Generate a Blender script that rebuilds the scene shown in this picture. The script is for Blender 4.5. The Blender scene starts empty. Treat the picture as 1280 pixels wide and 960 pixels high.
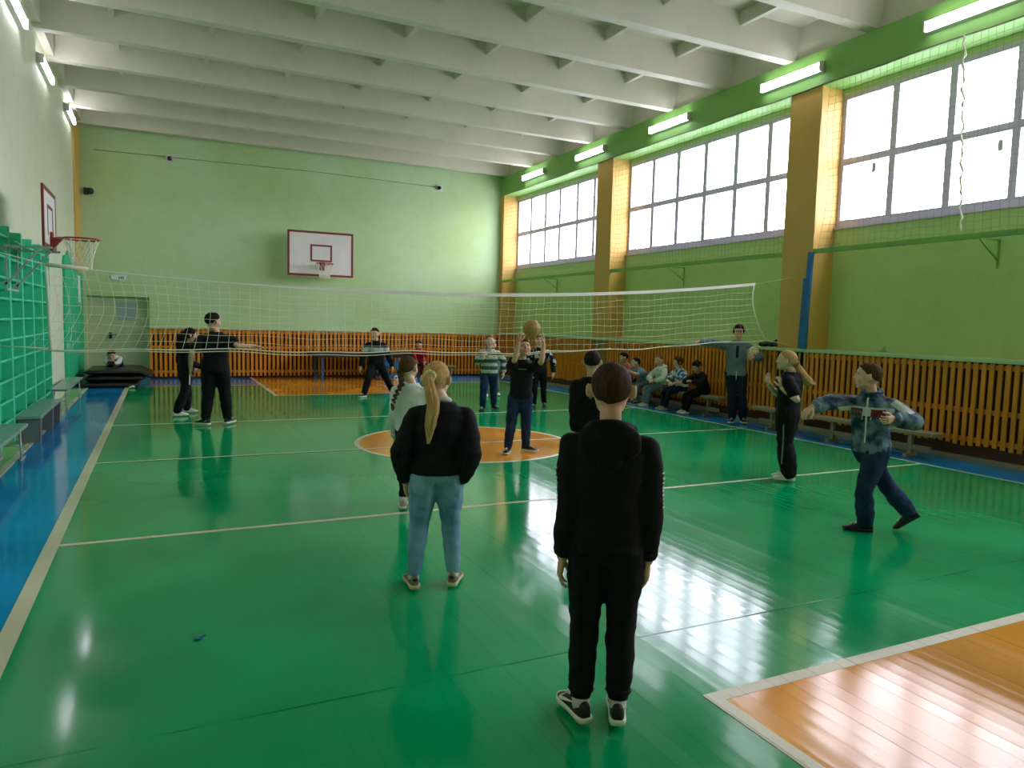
SKY, EXPO = 11.0, 0.65
import bpy, bmesh, math, random
from mathutils import Vector, Matrix, Quaternion, noise as mnoise
random.seed(7)
PI = math.pi
SC = bpy.context.scene
COL = SC.collection

# ------------------------------------------------------------------ materials
def lin(h):
    h = h.lstrip('#')
    out = []
    for i in (0, 2, 4):
        c = int(h[i:i + 2], 16) / 255
        out.append(c / 12.92 if c <= .04045 else ((c + .055) / 1.055) ** 2.4)
    return tuple(out) + (1,)

class NT:
    def __init__(s, name):
        s.m = bpy.data.materials.new(name); s.m.use_nodes = True
        s.t = s.m.node_tree; s.b = s.t.nodes['Principled BSDF']; s.out = s.t.nodes['Material Output']
    def n(s, kind, **kw):
        nd = s.t.nodes.new(kind)
        for k, v in kw.items():
            if k in nd.inputs: nd.inputs[k].default_value = v
            else: setattr(nd, k, v)
        return nd
    def l(s, a, b): s.t.links.new(a, b)
    def math(s, op, a, b=None, c=None):
        nd = s.n('ShaderNodeMath', operation=op)
        for i, v in enumerate((a, b, c)):
            if v is None: continue
            if isinstance(v, (int, float)): nd.inputs[i].default_value = v
            else: s.l(v, nd.inputs[i])
        return nd.outputs[0]
    def ramp(s, fac, stops):
        r = s.n('ShaderNodeValToRGB'); e = r.color_ramp.elements
        while len(e) < len(stops): e.new(.5)
        for i, (p, c) in enumerate(stops):
            e[i].position = p; e[i].color = lin(c) if isinstance(c, str) else c
        s.l(fac, r.inputs[0]); return r.outputs[0]
    def coords(s, scale=(1, 1, 1)):
        tc = s.n('ShaderNodeTexCoord'); mp = s.n('ShaderNodeMapping'); mp.inputs['Scale'].default_value = scale
        s.l(tc.outputs['Object'], mp.inputs[0]); return mp.outputs[0]
    def noise(s, vec, scale, detail=4, rough=.55):
        nd = s.n('ShaderNodeTexNoise'); nd.inputs['Scale'].default_value = scale
        nd.inputs['Detail'].default_value = detail; nd.inputs['Roughness'].default_value = rough
        if vec is not None: s.l(vec, nd.inputs['Vector'])
        return nd.outputs[0]
    def mix(s, fac, a, b):
        nd = s.n('ShaderNodeMix', data_type='RGBA')
        for sock, v in ((nd.inputs[0], fac), (nd.inputs[6], a), (nd.inputs[7], b)):
            if isinstance(v, (int, float)): sock.default_value = v
            elif isinstance(v, tuple): sock.default_value = v
            elif isinstance(v, str): sock.default_value = lin(v)
            else: s.l(v, sock)
        return nd.outputs[2]
    def bump(s, h, strength=.2, dist=.01):
        b = s.n('ShaderNodeBump'); b.inputs['Strength'].default_value = strength; b.inputs['Distance'].default_value = dist
        s.l(h, b.inputs['Height']); s.l(b.outputs[0], s.b.inputs['Normal']); return b

def paint(name, c, rough=.5, var=.12, scale=3, bump=.1, bscale=60, spec=.5, stretch=(1, 1, 1), metal=0, sheen=0):
    """coloured surface with soft mottling and fine grain"""
    m = NT(name); co = m.coords(stretch)
    n1 = m.noise(co, scale, 5); n2 = m.noise(co, bscale, 3)
    base = lin(c); dk = tuple(x * (1 - var) for x in base[:3]) + (1,); lt = tuple(min(1, x * (1 + var)) for x in base[:3]) + (1,)
    m.l(m.ramp(n1, [(.3, dk), (.7, lt)]), m.b.inputs['Base Color'])
    m.b.inputs['Roughness'].default_value = rough; m.b.inputs['Metallic'].default_value = metal
    m.b.inputs['Specular IOR Level'].default_value = spec
    if sheen: m.b.inputs['Sheen Weight'].default_value = sheen
    if bump: m.bump(n2, bump, .004)
    return m.m

def wallpaint(name, c, c2=None, stain=None, rough=.55, brick=None):
    """old emulsion over uneven plaster, roller patches; optional damp stains"""
    m = NT(name); co = m.coords()
    n1 = m.noise(co, .45, 5); n2 = m.noise(co, 3.2, 6, .65); n3 = m.noise(co, 90, 2)
    a = m.mix(m.ramp(n1, [(.35, (0, 0, 0, 1)), (.65, (1, 1, 1, 1))]), c, c2 or c)
    b = m.mix(m.math('MULTIPLY', m.ramp(n2, [(.5, (0, 0, 0, 1)), (.8, (1, 1, 1, 1))]), .18), a, '#7f8a68')
    if stain:
        z0, z1, sc = stain
        sp = m.n('ShaderNodeSeparateXYZ'); m.l(co, sp.inputs[0])
        zz = sp.outputs[2]
        up = m.n('ShaderNodeMapRange'); m.l(zz, up.inputs[0]); up.inputs[1].default_value = z0; up.inputs[2].default_value = z1
        up.inputs[3].default_value = 1; up.inputs[4].default_value = 0
        n4 = m.noise(co, sc, 6, .7)
        f = m.math('MULTIPLY', m.ramp(m.math('ADD', n4, m.math('MULTIPLY', m.math('SUBTRACT', up.outputs[0], 1), .45)), [(.56, (0, 0, 0, 1)), (.66, (1, 1, 1, 1))]), .7)
        b = m.mix(f, b, '#2f4a1a')
    m.l(b, m.b.inputs['Base Color']); m.b.inputs['Roughness'].default_value = rough
    hh_ = m.math('ADD', n2, m.math('MULTIPLY', n3, .3))
    if brick:
        sp2 = m.n('ShaderNodeSeparateXYZ'); m.l(co, sp2.inputs[0])
        fz = m.math('FRACT', m.math('DIVIDE', sp2.outputs[2], .145)); ed = m.math('MINIMUM', fz, m.math('SUBTRACT', 1, fz))
        gz = m.n('ShaderNodeMapRange'); m.l(ed, gz.inputs[0]); gz.inputs[1].default_value = .02; gz.inputs[2].default_value = .12; gz.inputs[3].default_value = 1; gz.inputs[4].default_value = 0
        lo = m.n('ShaderNodeMapRange'); m.l(sp2.outputs[2], lo.inputs[0]); lo.inputs[1].default_value = brick - .05; lo.inputs[2].default_value = brick + .05; lo.inputs[3].default_value = 1; lo.inputs[4].default_value = 0
        hh_ = m.math('SUBTRACT', hh_, m.math('MULTIPLY', m.math('MULTIPLY', gz.outputs[0], lo.outputs[0]), 1.1))
    m.bump(hh_, .18, .01)
    return m.m

def floorpaint(name, c, rough=.06, worn='#c9c6a5'):
    """thick gloss floor paint on lengthwise boards with cross seams, nail heads and scuffs"""
    m = NT(name); co = m.coords()
    sp = m.n('ShaderNodeSeparateXYZ'); m.l(co, sp.inputs[0]); x, y = sp.outputs[0], sp.outputs[1]
    PW = .088
    u = m.math('DIVIDE', x, PW); fr = m.math('FRACT', u); idx = m.math('FLOOR', u)
    edge = m.math('MINIMUM', fr, m.math('SUBTRACT', 1, fr))
    wn = m.n('ShaderNodeTexWhiteNoise', noise_dimensions='1D'); m.l(idx, wn.inputs['W']); rnd = wn.outputs[0]
    wn2 = m.n('ShaderNodeTexWhiteNoise', noise_dimensions='1D'); m.l(m.math('ADD', idx, .37), wn2.inputs['W'])
    gap = m.n('ShaderNodeMapRange'); m.l(edge, gap.inputs[0]); gap.inputs[1].default_value = .0; gap.inputs[2].default_value = .06
    # some joints are filled with paint, others open
    openj = m.ramp(m.noise(m.coords((9, .35, 1)), 1.0, 2), [(.42, (0, 0, 0, 1)), (.6, (1, 1, 1, 1))])
    right_mask = m.n('ShaderNodeMapRange'); m.l(m.math('ADD', x, m.math('MULTIPLY', m.noise(co, .5, 3), 3)), right_mask.inputs[0]); right_mask.inputs[1].default_value = 1.6; right_mask.inputs[2].default_value = 4.0; right_mask.inputs[3].default_value = .0   # joints, scuffs, nails and unevenness fade out towards the left side
    gapc = m.math('MULTIPLY', m.math('MULTIPLY', m.math('SUBTRACT', 1, gap.outputs[0]), openj), right_mask.outputs[0])
    # cross seams every 6 m
    sy = m.math('FRACT', m.math('DIVIDE', m.math('SUBTRACT', y, 2.93), 5.76))
    sdist = m.math('MULTIPLY', m.math('MINIMUM', sy, m.math('SUBTRACT', 1, sy)), 5.76)
    seam = m.n('ShaderNodeMapRange'); m.l(sdist, seam.inputs[0]); seam.inputs[1].default_value = .002; seam.inputs[2].default_value = .007
    seam.inputs[3].default_value = 1; seam.inputs[4].default_value = 0
    long_ = m.noise(m.coords((14, .8, 1)), 1.0, 4, .6)
    blot = m.noise(co, .8, 2, .5)
    base = lin(c); dk = tuple(v * .80 for v in base[:3]) + (1,); lt = tuple(min(1, v * 1.15) for v in base[:3]) + (1,)
    col = m.mix(m.ramp(blot, [(.35, (0, 0, 0, 1)), (.65, (1, 1, 1, 1))]), dk, lt)
    dark = tuple(v * .28 for v in base[:3]) + (1,)
    col = m.mix(m.math('MULTIPLY', m.math('MAXIMUM', gapc, m.math('MULTIPLY', seam.outputs[0], m.ramp(m.noise(m.coords((3, 3, 3)), 1.0, 2), [(.4, (.15, .15, .15, 1)), (.55, (1, 1, 1, 1))]))), .85), col, dark)
    # worn scuffs: thin light scratches along the boards
    scr = m.ramp(m.noise(m.coords((55, 2.2, 1)), 1.0, 2, .5), [(.74, (0, 0, 0, 1)), (.80, (1, 1, 1, 1))])
    patch = m.ramp(m.noise(co, 2.3, 3), [(.52, (0, 0, 0, 1)), (.66, (1, 1, 1, 1))])
    col = m.mix(m.math('MULTIPLY', m.math('MULTIPLY', m.math('MULTIPLY', scr, patch), right_mask.outputs[0]), .25), col, worn)
    # nails
    vor = m.n('ShaderNodeTexVoronoi'); vor.inputs['Scale'].default_value = 1; vor.inputs['Randomness'].default_value = .55
    m.l(m.coords((11.36, 1.9, 1)), vor.inputs['Vector'])
    nail = m.ramp(vor.outputs['Distance'], [(.022, (1, 1, 1, 1)), (.045, (0, 0, 0, 1))])
    col = m.mix(m.math('MULTIPLY', m.math('MULTIPLY', nail, right_mask.outputs[0]), .75), col, dark)
    m.l(col, m.b.inputs['Base Color'])
    rgw = m.math('MULTIPLY', right_mask.outputs[0], .03)
    rg = m.math('ADD', m.math('MULTIPLY', m.ramp(blot, [(.3, (0, 0, 0, 1)), (.7, (1, 1, 1, 1))]), .04), m.math('ADD', rough, m.math('MULTIPLY', rnd, .05)))
    m.l(m.math('ADD', rg, rgw), m.b.inputs['Roughness'])
    m.l(m.math('MULTIPLY', m.math('SUBTRACT', 1, m.math('MULTIPLY', m.math('MAXIMUM', gapc, seam.outputs[0]), .95)), m.math('ADD', .20, m.math('MULTIPLY', blot, .22))), m.b.inputs['Specular IOR Level']); m.b.inputs['IOR'].default_value = 1.5
    # each board is slightly cupped and tilted so reflections break up along the boards
    c_ = m.math('SUBTRACT', fr, .5)
    tilt = m.math('MULTIPLY', m.math('MULTIPLY', m.math('SUBTRACT', rnd, .5), c_), m.math('SUBTRACT', 1, m.math('MULTIPLY', 4, m.math('MULTIPLY', c_, c_))))
    cup = m.math('MULTIPLY', m.math('POWER', m.math('SUBTRACT', fr, .5), 2), .55)
    h = m.math('ADD', m.math('MULTIPLY', tilt, 1.1), cup)
    h = m.math('SUBTRACT', h, m.math('MULTIPLY', gapc, .05))
    h = m.math('SUBTRACT', h, m.math('MULTIPLY', seam.outputs[0], .2))
    h = m.math('ADD', h, m.math('MULTIPLY', long_, .3))
    h = m.math('ADD', h, m.math('MULTIPLY', m.noise(co, 2.2, 2), .5))
    h = m.math('MULTIPLY', h, m.math('ADD', .12, m.math('MULTIPLY', right_mask.outputs[0], .6)))
    m.bump(h, .26, .006)
    return m.m

def emit(name, c, s):
    m = NT(name); m.b.inputs['Base Color'].default_value = lin(c); m.b.inputs['Emission Color'].default_value = lin(c)
    m.b.inputs['Emission Strength'].default_value = s; return m.m

def glass_mat(name):
    m = NT(name); m.t.nodes.remove(m.b)
    tr = m.n('ShaderNodeBsdfTransparent'); tr.inputs[0].default_value = (.93, .94, .96, 1)
    gl = m.n('ShaderNodeBsdfGlossy'); gl.inputs['Roughness'].default_value = .03
    mx = m.n('ShaderNodeMixShader'); mx.inputs[0].default_value = .05; m.l(tr.outputs[0], mx.inputs[1]); m.l(gl.outputs[0], mx.inputs[2])
    m.l(mx.outputs[0], m.out.inputs[0]); return m.m

M = {}
M['green_floor'] = floorpaint('gloss_green_floor', '#009A5C')
M['blue_floor'] = floorpaint('gloss_blue_floor', '#0C86CA')
M['orange_floor'] = floorpaint('gloss_orange_floor', '#E0942A', worn='#ead9b8')
M['line'] = floorpaint('cream_line_paint', '#CFC8AC', rough=.25)
M['pale_green_floor'] = floorpaint('pale_green_floor', '#8FBF7A', rough=.3)
M['wall_far'] = wallpaint('pistachio_far', '#B2CE8C', '#BCD8AC', brick=2.5)
M['wall_left'] = wallpaint('pale_pistachio_left', '#CED5B2', '#D6DCC2')
M['wall_right'] = wallpaint('pistachio_right', '#B2CC80', '#BAD28A', stain=(1.25, 1.75, 2.6))
M['band'] = wallpaint('green_band', '#78AC52', '#80B45A')
M['ceil'] = wallpaint('whitewash', '#D2CDBE', '#CBC9B4')
M['ochre'] = wallpaint('ochre_pillar', '#CBA04C', '#D2A858')
M['slat'] = paint('varnished_slat', '#DE8A1E', .32, .22, 2.2, .25, 40, stretch=(4, 4, .6))
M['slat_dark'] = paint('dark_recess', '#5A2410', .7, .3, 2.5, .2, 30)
M['brick_dark'] = paint('dark_brick_recess', '#4A2A16', .8, .3, 3, .3, 30)
M['cap'] = paint('pale_green_cap', '#B5CFA0', .4, .06)
M['cream'] = paint('cream_board', '#B9B296', .5, .1)
M['pvc'] = paint('white_plastic_frame', '#C9BFDA', .35, .03, bump=0)
M['glass'] = glass_mat('window_glass')
M['brick_out'] = paint('outside_brick', '#A98F86', .85, .2, 9)
M['string'] = paint('net_string', '#E6E4CC', .7, .1)
M['string_dark'] = paint('grey_green_net_string', '#8E9388', .8, .1)
M['tape'] = paint('white_canvas_tape', '#E6E2DA', .7, .06)
M['rod'] = paint('pale_rod', '#D9D3BC', .5, .08)
M['white_board'] = paint('white_backboard', '#DEDAD8', .4, .05)
M['darkred'] = paint('dark_red_paint', '#7A1C22', .45, .15)
M['rimred'] = paint('rim_red', '#8E2A20', .4, .2)
M['steel'] = paint('grey_steel', '#A9B4B0', .4, .15, metal=.2)
M['steel_dark'] = paint('dark_steel', '#3A3C3C', .4, .15, metal=.4)
M['wallbar'] = paint('green_wallbar', '#17B28A', .4, .12)
M['wallbar_back'] = wallpaint('green_painted_wall', '#05B078', '#0ABB84')
M['wallbar_light'] = paint('light_green_wallbar', '#45D0A6', .4, .12)
M['bench_top'] = paint('grey_green_bench', '#86A095', .3, .1)
M['bench_grey'] = paint('grey_laminate', '#6D7276', .45, .12)
M['bench_tan'] = paint('tan_bench_board', '#8E8468', .45, .15, stretch=(3, .5, 3))
M['mat_black'] = paint('black_mat_vinyl', '#16140F', .38, .3, 4, .35, 25)
M['blue_paint'] = paint('blue_post_paint', '#0C66A2', .4, .2)
M['black'] = paint('black_plastic', '#101113', .45, .2)
M['lamp_body'] = paint('white_lamp_body', '#D8D8D4', .4, .03)
M['tube'] = emit('lit_tube', '#F4F2FF', 14)
M['signlit'] = paint('white_sign', '#DCE6E0', .4, .02)
M['sign_grey'] = paint('grey_sign_print', '#5E7A70', .5, .05)
M['door'] = wallpaint('door_paint', '#BCC596', '#C0C89E')
M['door_pane'] = paint('grey_paper_pane', '#9FB0AC', .25, .05)
M['table_top'] = paint('dark_brown_tabletop', '#3A2216', .35, .2)
M['wood_base'] = paint('worn_skirting', '#8B8468', .6, .2)
M['cable'] = paint('dark_cable', '#6A7A50', .6, .1)
M['chalk'] = paint('chalk_white', '#A8DCC4', .9, .2)

# ------------------------------------------------------------------ mesh builder
OFF = {}
class MB:
    def __init__(s): s.v = []; s.f = []; s.mi = []; s.sm = []
    def add(s, vs, fs, mi=0, smooth=False):
        o = len(s.v); s.v += [tuple(v) for v in vs]
        for f in fs: s.f.append([i + o for i in f]); s.mi.append(mi); s.sm.append(smooth)
        return s
    def box(s, x0, x1, y0, y1, z0, z1, mi=0):
        vs = [(x, y, z) for x in (x0, x1) for y in (y0, y1) for z in (z0, z1)]
        return s.add(vs, [(0, 1, 3, 2), (4, 6, 7, 5), (0, 4, 5, 1), (2, 3, 7, 6), (0, 2, 6, 4), (1, 5, 7, 3)], mi)
    def bar(s, p, q, w, h, up=(0, 0, 1), mi=0):
        """rectangular bar from p to q"""
        p, q = Vector(p), Vector(q); d = (q - p).normalized(); u = Vector(up)
        r = d.cross(u)
        if r.length < 1e-4: r = d.cross(Vector((1, 0, 0)))
        r.normalize(); u = r.cross(d).normalized()
        vs = []
        for c in (p, q):
            for a, b in ((-1, -1), (1, -1), (1, 1), (-1, 1)): vs.append(c + r * a * w / 2 + u * b * h / 2)
        return s.add(vs, [(0, 3, 2, 1), (4, 5, 6, 7), (0, 1, 5, 4), (1, 2, 6, 5), (2, 3, 7, 6), (3, 0, 4, 7)], mi)
    def tube(s, pts, r, n=8, mi=0, caps=True, smooth=True, flat=1.0):
        pts = [Vector(p) for p in pts]; k = len(pts)
        rr = r if isinstance(r, (list, tuple)) else [r] * k
        d0 = (pts[1] - pts[0]).normalized(); u = Vector((0, 0, 1)) if abs(d0.z) < .95 else Vector((1, 0, 0))
        a = d0.cross(u).normalized(); vs = []
        for i, p in enumerate(pts):
            d = (pts[min(i + 1, k - 1)] - pts[max(i - 1, 0)]).normalized()
            a = (a - d * a.dot(d)).normalized(); b = d.cross(a)
            for j in range(n):
                t = 2 * PI * j / n; vs.append(p + (a * math.cos(t) + b * math.sin(t) * flat) * rr[i])
        fs = [(i * n + j, i * n + (j + 1) % n, (i + 1) * n + (j + 1) % n, (i + 1) * n + j) for i in range(k - 1) for j in range(n)]
        if caps: fs += [tuple(range(n))[::-1], tuple((k - 1) * n + j for j in range(n))]
        return s.add(vs, fs, mi, smooth)
    def prism(s, poly, d, mi=0):
        """poly: 3D points of a planar outline, extruded by vector d"""
        d = Vector(d); n = len(poly); vs = [Vector(p) for p in poly] + [Vector(p) + d for p in poly]
        fs = [tuple(range(n))[::-1], tuple(range(n, 2 * n))] + [(i, (i + 1) % n, n + (i + 1) % n, n + i) for i in range(n)]
        return s.add(vs, fs, mi)
    def ring(s, c, R, r, axis='z', n=32, k=8, mi=0, a0=0, a1=2 * PI):
        pts = []
        c = Vector(c)
        for i in range(n + 1):
            t = a0 + (a1 - a0) * i / n
            e = {'z': (math.cos(t), math.sin(t), 0), 'y': (math.cos(t), 0, math.sin(t)), 'x': (0, math.cos(t), math.sin(t))}[axis]
            pts.append(c + Vector(e) * R)
        return s.tube(pts, r, k, mi)
    def sphere(s, c, rx, ry=None, rz=None, n=16, m=10, mi=0, rot=None):
        ry = ry or rx; rz = rz or rx; vs = []; c = Vector(c)
        for i in range(m + 1):
            ph = PI * i / m
            for j in range(n):
                th = 2 * PI * j / n
                v = Vector((rx * math.sin(ph) * math.cos(th), ry * math.sin(ph) * math.sin(th), rz * math.cos(ph)))
                if rot: v = rot @ v
                vs.append(c + v)
        fs = [(i * n + j, (i + 1) * n + j, (i + 1) * n + (j + 1) % n, i * n + (j + 1) % n) for i in range(m) for j in range(n)]
        return s.add(vs, fs, mi, True)
    def build(s, name, mats, parent=None, bevel=0, loc=None):
        me = bpy.data.meshes.new(name)
        off = OFF.get(parent.name, Vector()) if parent else (Vector(loc) if loc is not None else Vector())
        me.from_pydata([tuple(Vector(v) - off) for v in s.v], [], s.f)
        if not isinstance(mats, (list, tuple)): mats = [mats]
        for m in mats: me.materials.append(M[m] if isinstance(m, str) else m)
        me.polygons.foreach_set('material_index', s.mi); me.polygons.foreach_set('use_smooth', s.sm)
        bm = bmesh.new(); bm.from_mesh(me); bmesh.ops.remove_doubles(bm, verts=bm.verts, dist=1e-6)
        bmesh.ops.recalc_face_normals(bm, faces=bm.faces); bm.to_mesh(me); bm.free()
        o = bpy.data.objects.new(name, me); COL.objects.link(o)
        if parent: o.parent = parent; OFF[o.name] = off
        elif loc is not None: o.location = off; OFF[o.name] = off
        if bevel:
            b = o.modifiers.new('bevel', 'BEVEL'); b.width = bevel; b.segments = 2; b.limit_method = 'ANGLE'
        return o

def tag(o, label=None, cat=None, group=None, kind=None):
    for k, v in (('label', label), ('category', cat), ('group', group), ('kind', kind)):
        if v: o[k] = v
    return o
def thing(name, loc, label, cat, group=None):
    o = bpy.data.objects.new(name, None); COL.objects.link(o); o.location = loc; o.empty_display_size = .1
    OFF[o.name] = Vector(loc); return tag(o, label, cat, group)
def struct(o): o['kind'] = 'structure'; return o
def copy_tree(o, loc, label=None):
    r = o.copy(); COL.objects.link(r); r.location = loc
    if label: r['label'] = label
    for c in o.children:
        d = c.copy(); COL.objects.link(d); d.parent = r
        for g in c.children:
            e = g.copy(); COL.objects.link(e); e.parent = d
    return r

# ------------------------------------------------------------------ the hall
XL, XR, YF, YN = -1.72, 9.65, 20.0, -3.3      # left wall, right wall (recessed), far wall, wall behind the camera
XP = 9.2                                      # pillar fronts, slat screens, lintel band
ZB, ZC = 5.9, 6.42                            # underside of the beams, ceiling slab
PILLARS = [(-3.2, -2.6), (2.52, 3.14), (8.25, 8.87), (13.99, 14.62), (19.76, 20.0)]

# floor: painted areas side by side, lines laid over them
fl = MB()
def rect(x0, x1, y0, y1, z, mi): fl.add([(x0, y0, z), (x1, y0, z), (x1, y1, z), (x0, y1, z)], [(0, 1, 2, 3)], mi)
G, B, O, L, P = range(5)
LX0, LX1, LY1, LY0 = -.70, 8.40, 17.72, -.30
rect(XL - .3, -1.45, YN, YF + .5, 0, P)
rect(-1.45, LX0, YN, YF + .5, 0, B); rect(LX1, XR + .1, YN, YF + .5, 0, B)
rect(LX0, LX1, LY1, YF + .5, 0, B); rect(LX0, LX1, YN, LY1, 0, G)
fl.box(-1.49, -1.42, YN, YF, -.02, .008, L)
Z1, Z2 = .0012, .0024
for x, w in ((LX0, .09), (LX1, .05)): rect(x - w / 2, x + w / 2, YN, LY1, Z2, L)
rect(LX0, LX1, LY1 - .025, LY1 + .025, Z1, L)
for y in (5.68, 11.61): rect(LX0, LX1, y - .025, y + .025, Z1, L)
rect(LX0, LX1, 8.71 - .025, 8.71 + .025, Z2 + .001, L)
# keys (orange areas under the baskets): the far one runs to the wall
def key(y0, y1, x0, x1):
    rect(x0, x1, y0, y1, Z1, O)
    w = .07
    rect(x0, x0 + w, y0, y1, Z2, L); rect(x1 - w, x1, y0, y1, Z2, L)
key(15.2, YF, 2.04, 5.64); rect(2.11, 5.57, 15.2, 15.25, Z2, L)
key(YN, 2.34, 2.10, 5.70); rect(2.17, 5.63, 2.27, 2.34, Z2, L)
# centre circle
cx, cy, R = 3.62, 8.83, 1.45; n = 72
dv = [(cx + R * math.cos(2 * PI * i / n), cy + R * math.sin(2 * PI * i / n), Z1) for i in range(n)]
fl.add(dv, [tuple(range(n))], O)
rv = [(cx + r_ * math.cos(2 * PI * i / n), cy + r_ * math.sin(2 * PI * i / n), Z2) for r_ in (R - .06, R) for i in range(n)]
fl.add(rv, [(i, (i + 1) % n, n + (i + 1) % n, n + i) for i in range(n)], L)
struct(fl.build('floor', ['green_floor', 'blue_floor', 'orange_floor', 'line', 'pale_green_floor']))

# walls
o = MB().box(XL - .3, XL, YN - .3, YF + .3, -.1, ZC + .1).build('wall_left', 'wall_left'); struct(o)
MB().box(XL, XL + .035, 18.82, YF, 0, ZB).build('pilaster', 'ochre', o)
o = MB().box(XL - .3, XR + .5, YN - .3, YN, -.1, ZC + .1).build('wall_near', 'wall_far'); struct(o)
DX0, DX1, DZ = -1.62, -.28, 2.0
o = MB().box(XL - .3, DX0, YF, YF + .4, -.1, ZC + .1).box(DX0, DX1, YF, YF + .4, DZ, ZC + .1).box(DX1, XR + .5, YF, YF + .4, -.1, ZC + .1).build('wall_far', 'wall_far'); struct(o)
d = thing('door_1', (-.95, 20.22, 0), 'olive green door recessed at the left end of the far wall', 'door'); struct(d)
MB().box(DX0, DX1, 20.24, 20.32, 0, DZ).build('door_leaf', 'door', d)
MB().box(DX0, DX0 + .07, 20.2, 20.24, 0, DZ).box(DX1 - .07, DX1, 20.2, 20.24, 0, DZ).box(DX0 + .07, DX1 - .07, 20.2, 20.24, DZ - .07, DZ).build('door_frame', 'door', d)
MB().box(-.98, -.57, 20.225, 20.24, 1.42, 1.86).build('door_pane', 'door_pane', d)
MB().box(-1.17, -1.11, 20.2, 20.24, .97, 1.12).box(-1.16, -1.0, 20.17, 20.2, 1.06, 1.09).build('door_handle', 'black', d, .004)

# right wall: lower wall, sill line at 3.24, head at 5.27, pillars, lintel band
o = MB().box(XR, XR + .2, YN, YF, -.1, 3.22).box(XR, XR + .2, YN, YF, 5.28, ZC + .1).build('wall_right', 'wall_right'); struct(o)
for (a, b) in PILLARS: MB().box(XP, XR + .2, a, b, 0, 5.37).build('pillar', 'ochre', o)
MB().box(XP, XR + .1, YN, YF, 5.36, ZB).build('lintel_band', ['band'], o)
rb = MB()
for y0, y1 in ((3.14, 8.25), (8.87, 13.99), (14.62, 19.76), (-2.6, 2.52)):
    rb.bar((XP + .03, y0 - .3 if y0 > 0 else y0, 2.84), (XP + .03, y1, 2.84), .05, .07)
rb.build('net_rail', 'band', o)
br = MB()
for y in (5.7, 11.9, 17.2):
    br.bar((XR, y, 2.55), (XP + .05, y, 2.8), .02, .02).bar((XR - .01, y, 2.45), (XR - .01, y, 2.82), .02, .02).bar((XR, y, 2.81), (XP + .05, y, 2.81), .02, .02)
br.build('rail_bracket', 'band', o)
cbl = MB().tube([(XP - .012, YN + i * .5, 5.365 + .012 * math.sin(i * 1.7)) for i in range(47)], .013, 6)
cbl.build('net_cable', 'cable', o)

# windows
def window(i, y0, y1, mull):
    w = MB().box(XR + .02, XR + .12, y0, y1, 3.22, 3.34).box(XR + .02, XR + .12, y0, y1, 5.2, 5.29).box(XR + .02, XR + .12, y0, y0 + .07, 3.34, 5.2).box(XR + .02, XR + .12, y1 - .07, y1, 3.34, 5.2)
    w.box(XR + .02, XR + .12, y0 + .07, y1 - .07, 4.19, 4.29)
    for m in mull:
        w.box(XR + .025, XR + .115, m - .05, m + .05, 3.34, 4.19).box(XR + .025, XR + .115, m - .05, m + .05, 4.29, 5.2)
    o = w.build('window_%d' % i, 'pvc'); struct(o)
    MB().box(XR + .065, XR + .075, y0 + .05, y1 - .05, 3.3, 5.24).build('window_glass', 'glass', o)
    MB().box(XR - .04, XR + .02, y0, y1, 3.2, 3.225).build('window_sill', 'pvc', o)
    MB().box(XR + .13, XR + .22, y0 - .3, y0 + .02, 3.1, 5.35).box(XR + .13, XR + .22, y1 - .06, y1 + .3, 3.1, 5.35).build('outside_reveal', 'brick_out', o)
    return o
window(1, 14.62, 19.76, [15.5, 16.31, 17.22, 18.03, 18.91])
w2 = window(2, 8.87, 13.99, [9.76, 10.58, 11.43, 12.27, 13.11])
w3 = window(3, 3.14, 8.25, [3.98, 4.8, 5.62, 6.48, 7.34])
window(4, -2.6, 2.52, [-1.76, -.94, -.12, .74, 1.6])
for (y, z) in ((7.66, 4.1), (5.82, 4.05)):
    MB().box(XR + .055, XR + .064, y - .03, y + .03, z - .09, z + .05).build('latch', 'steel', w3)

# ceiling: ribbed slabs, beams run across the hall
cl = MB().box(XL - .3, XR + .5, YN - .3, YF + .3, ZC, ZC + .25)
BY = [19.62 - 1.523 * k for k in range(16)]
for k in range(len(BY) - 1):
    for x in (8.05, 6.6, 5.15, 3.7, 2.25, .8, -.65):
        y1, y0 = BY[k] - .1, BY[k + 1] + .1
        cl.add([(x - .05, y0, ZC), (x + .05, y0, ZC), (x + .035, y0, ZC - .2), (x - .035, y0, ZC - .2), (x - .05, y1, ZC), (x + .05, y1, ZC), (x + .035, y1, ZC - .2), (x - .035, y1, ZC - .2)],
               [(0, 3, 2, 1), (4, 5, 6, 7), (1, 2, 6, 5), (2, 3, 7, 6), (3, 0, 4, 7)])
cl.box(XP + .05, XR, YN, YF, ZB, ZC).box(XL, XL + .12, YN, YF, ZB + .05, ZC)
ce = cl.build('ceiling', 'ceil'); struct(ce)
for y in BY:
    if y < YN: continue
    MB().prism([(XL, y - .15, ZC), (XL, y - .09, ZB), (XL, y + .09, ZB), (XL, y + .15, ZC)], (XP + .12 - XL, 0, 0)).build('beam', 'ceil', ce)
for y in BY: pass

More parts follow.
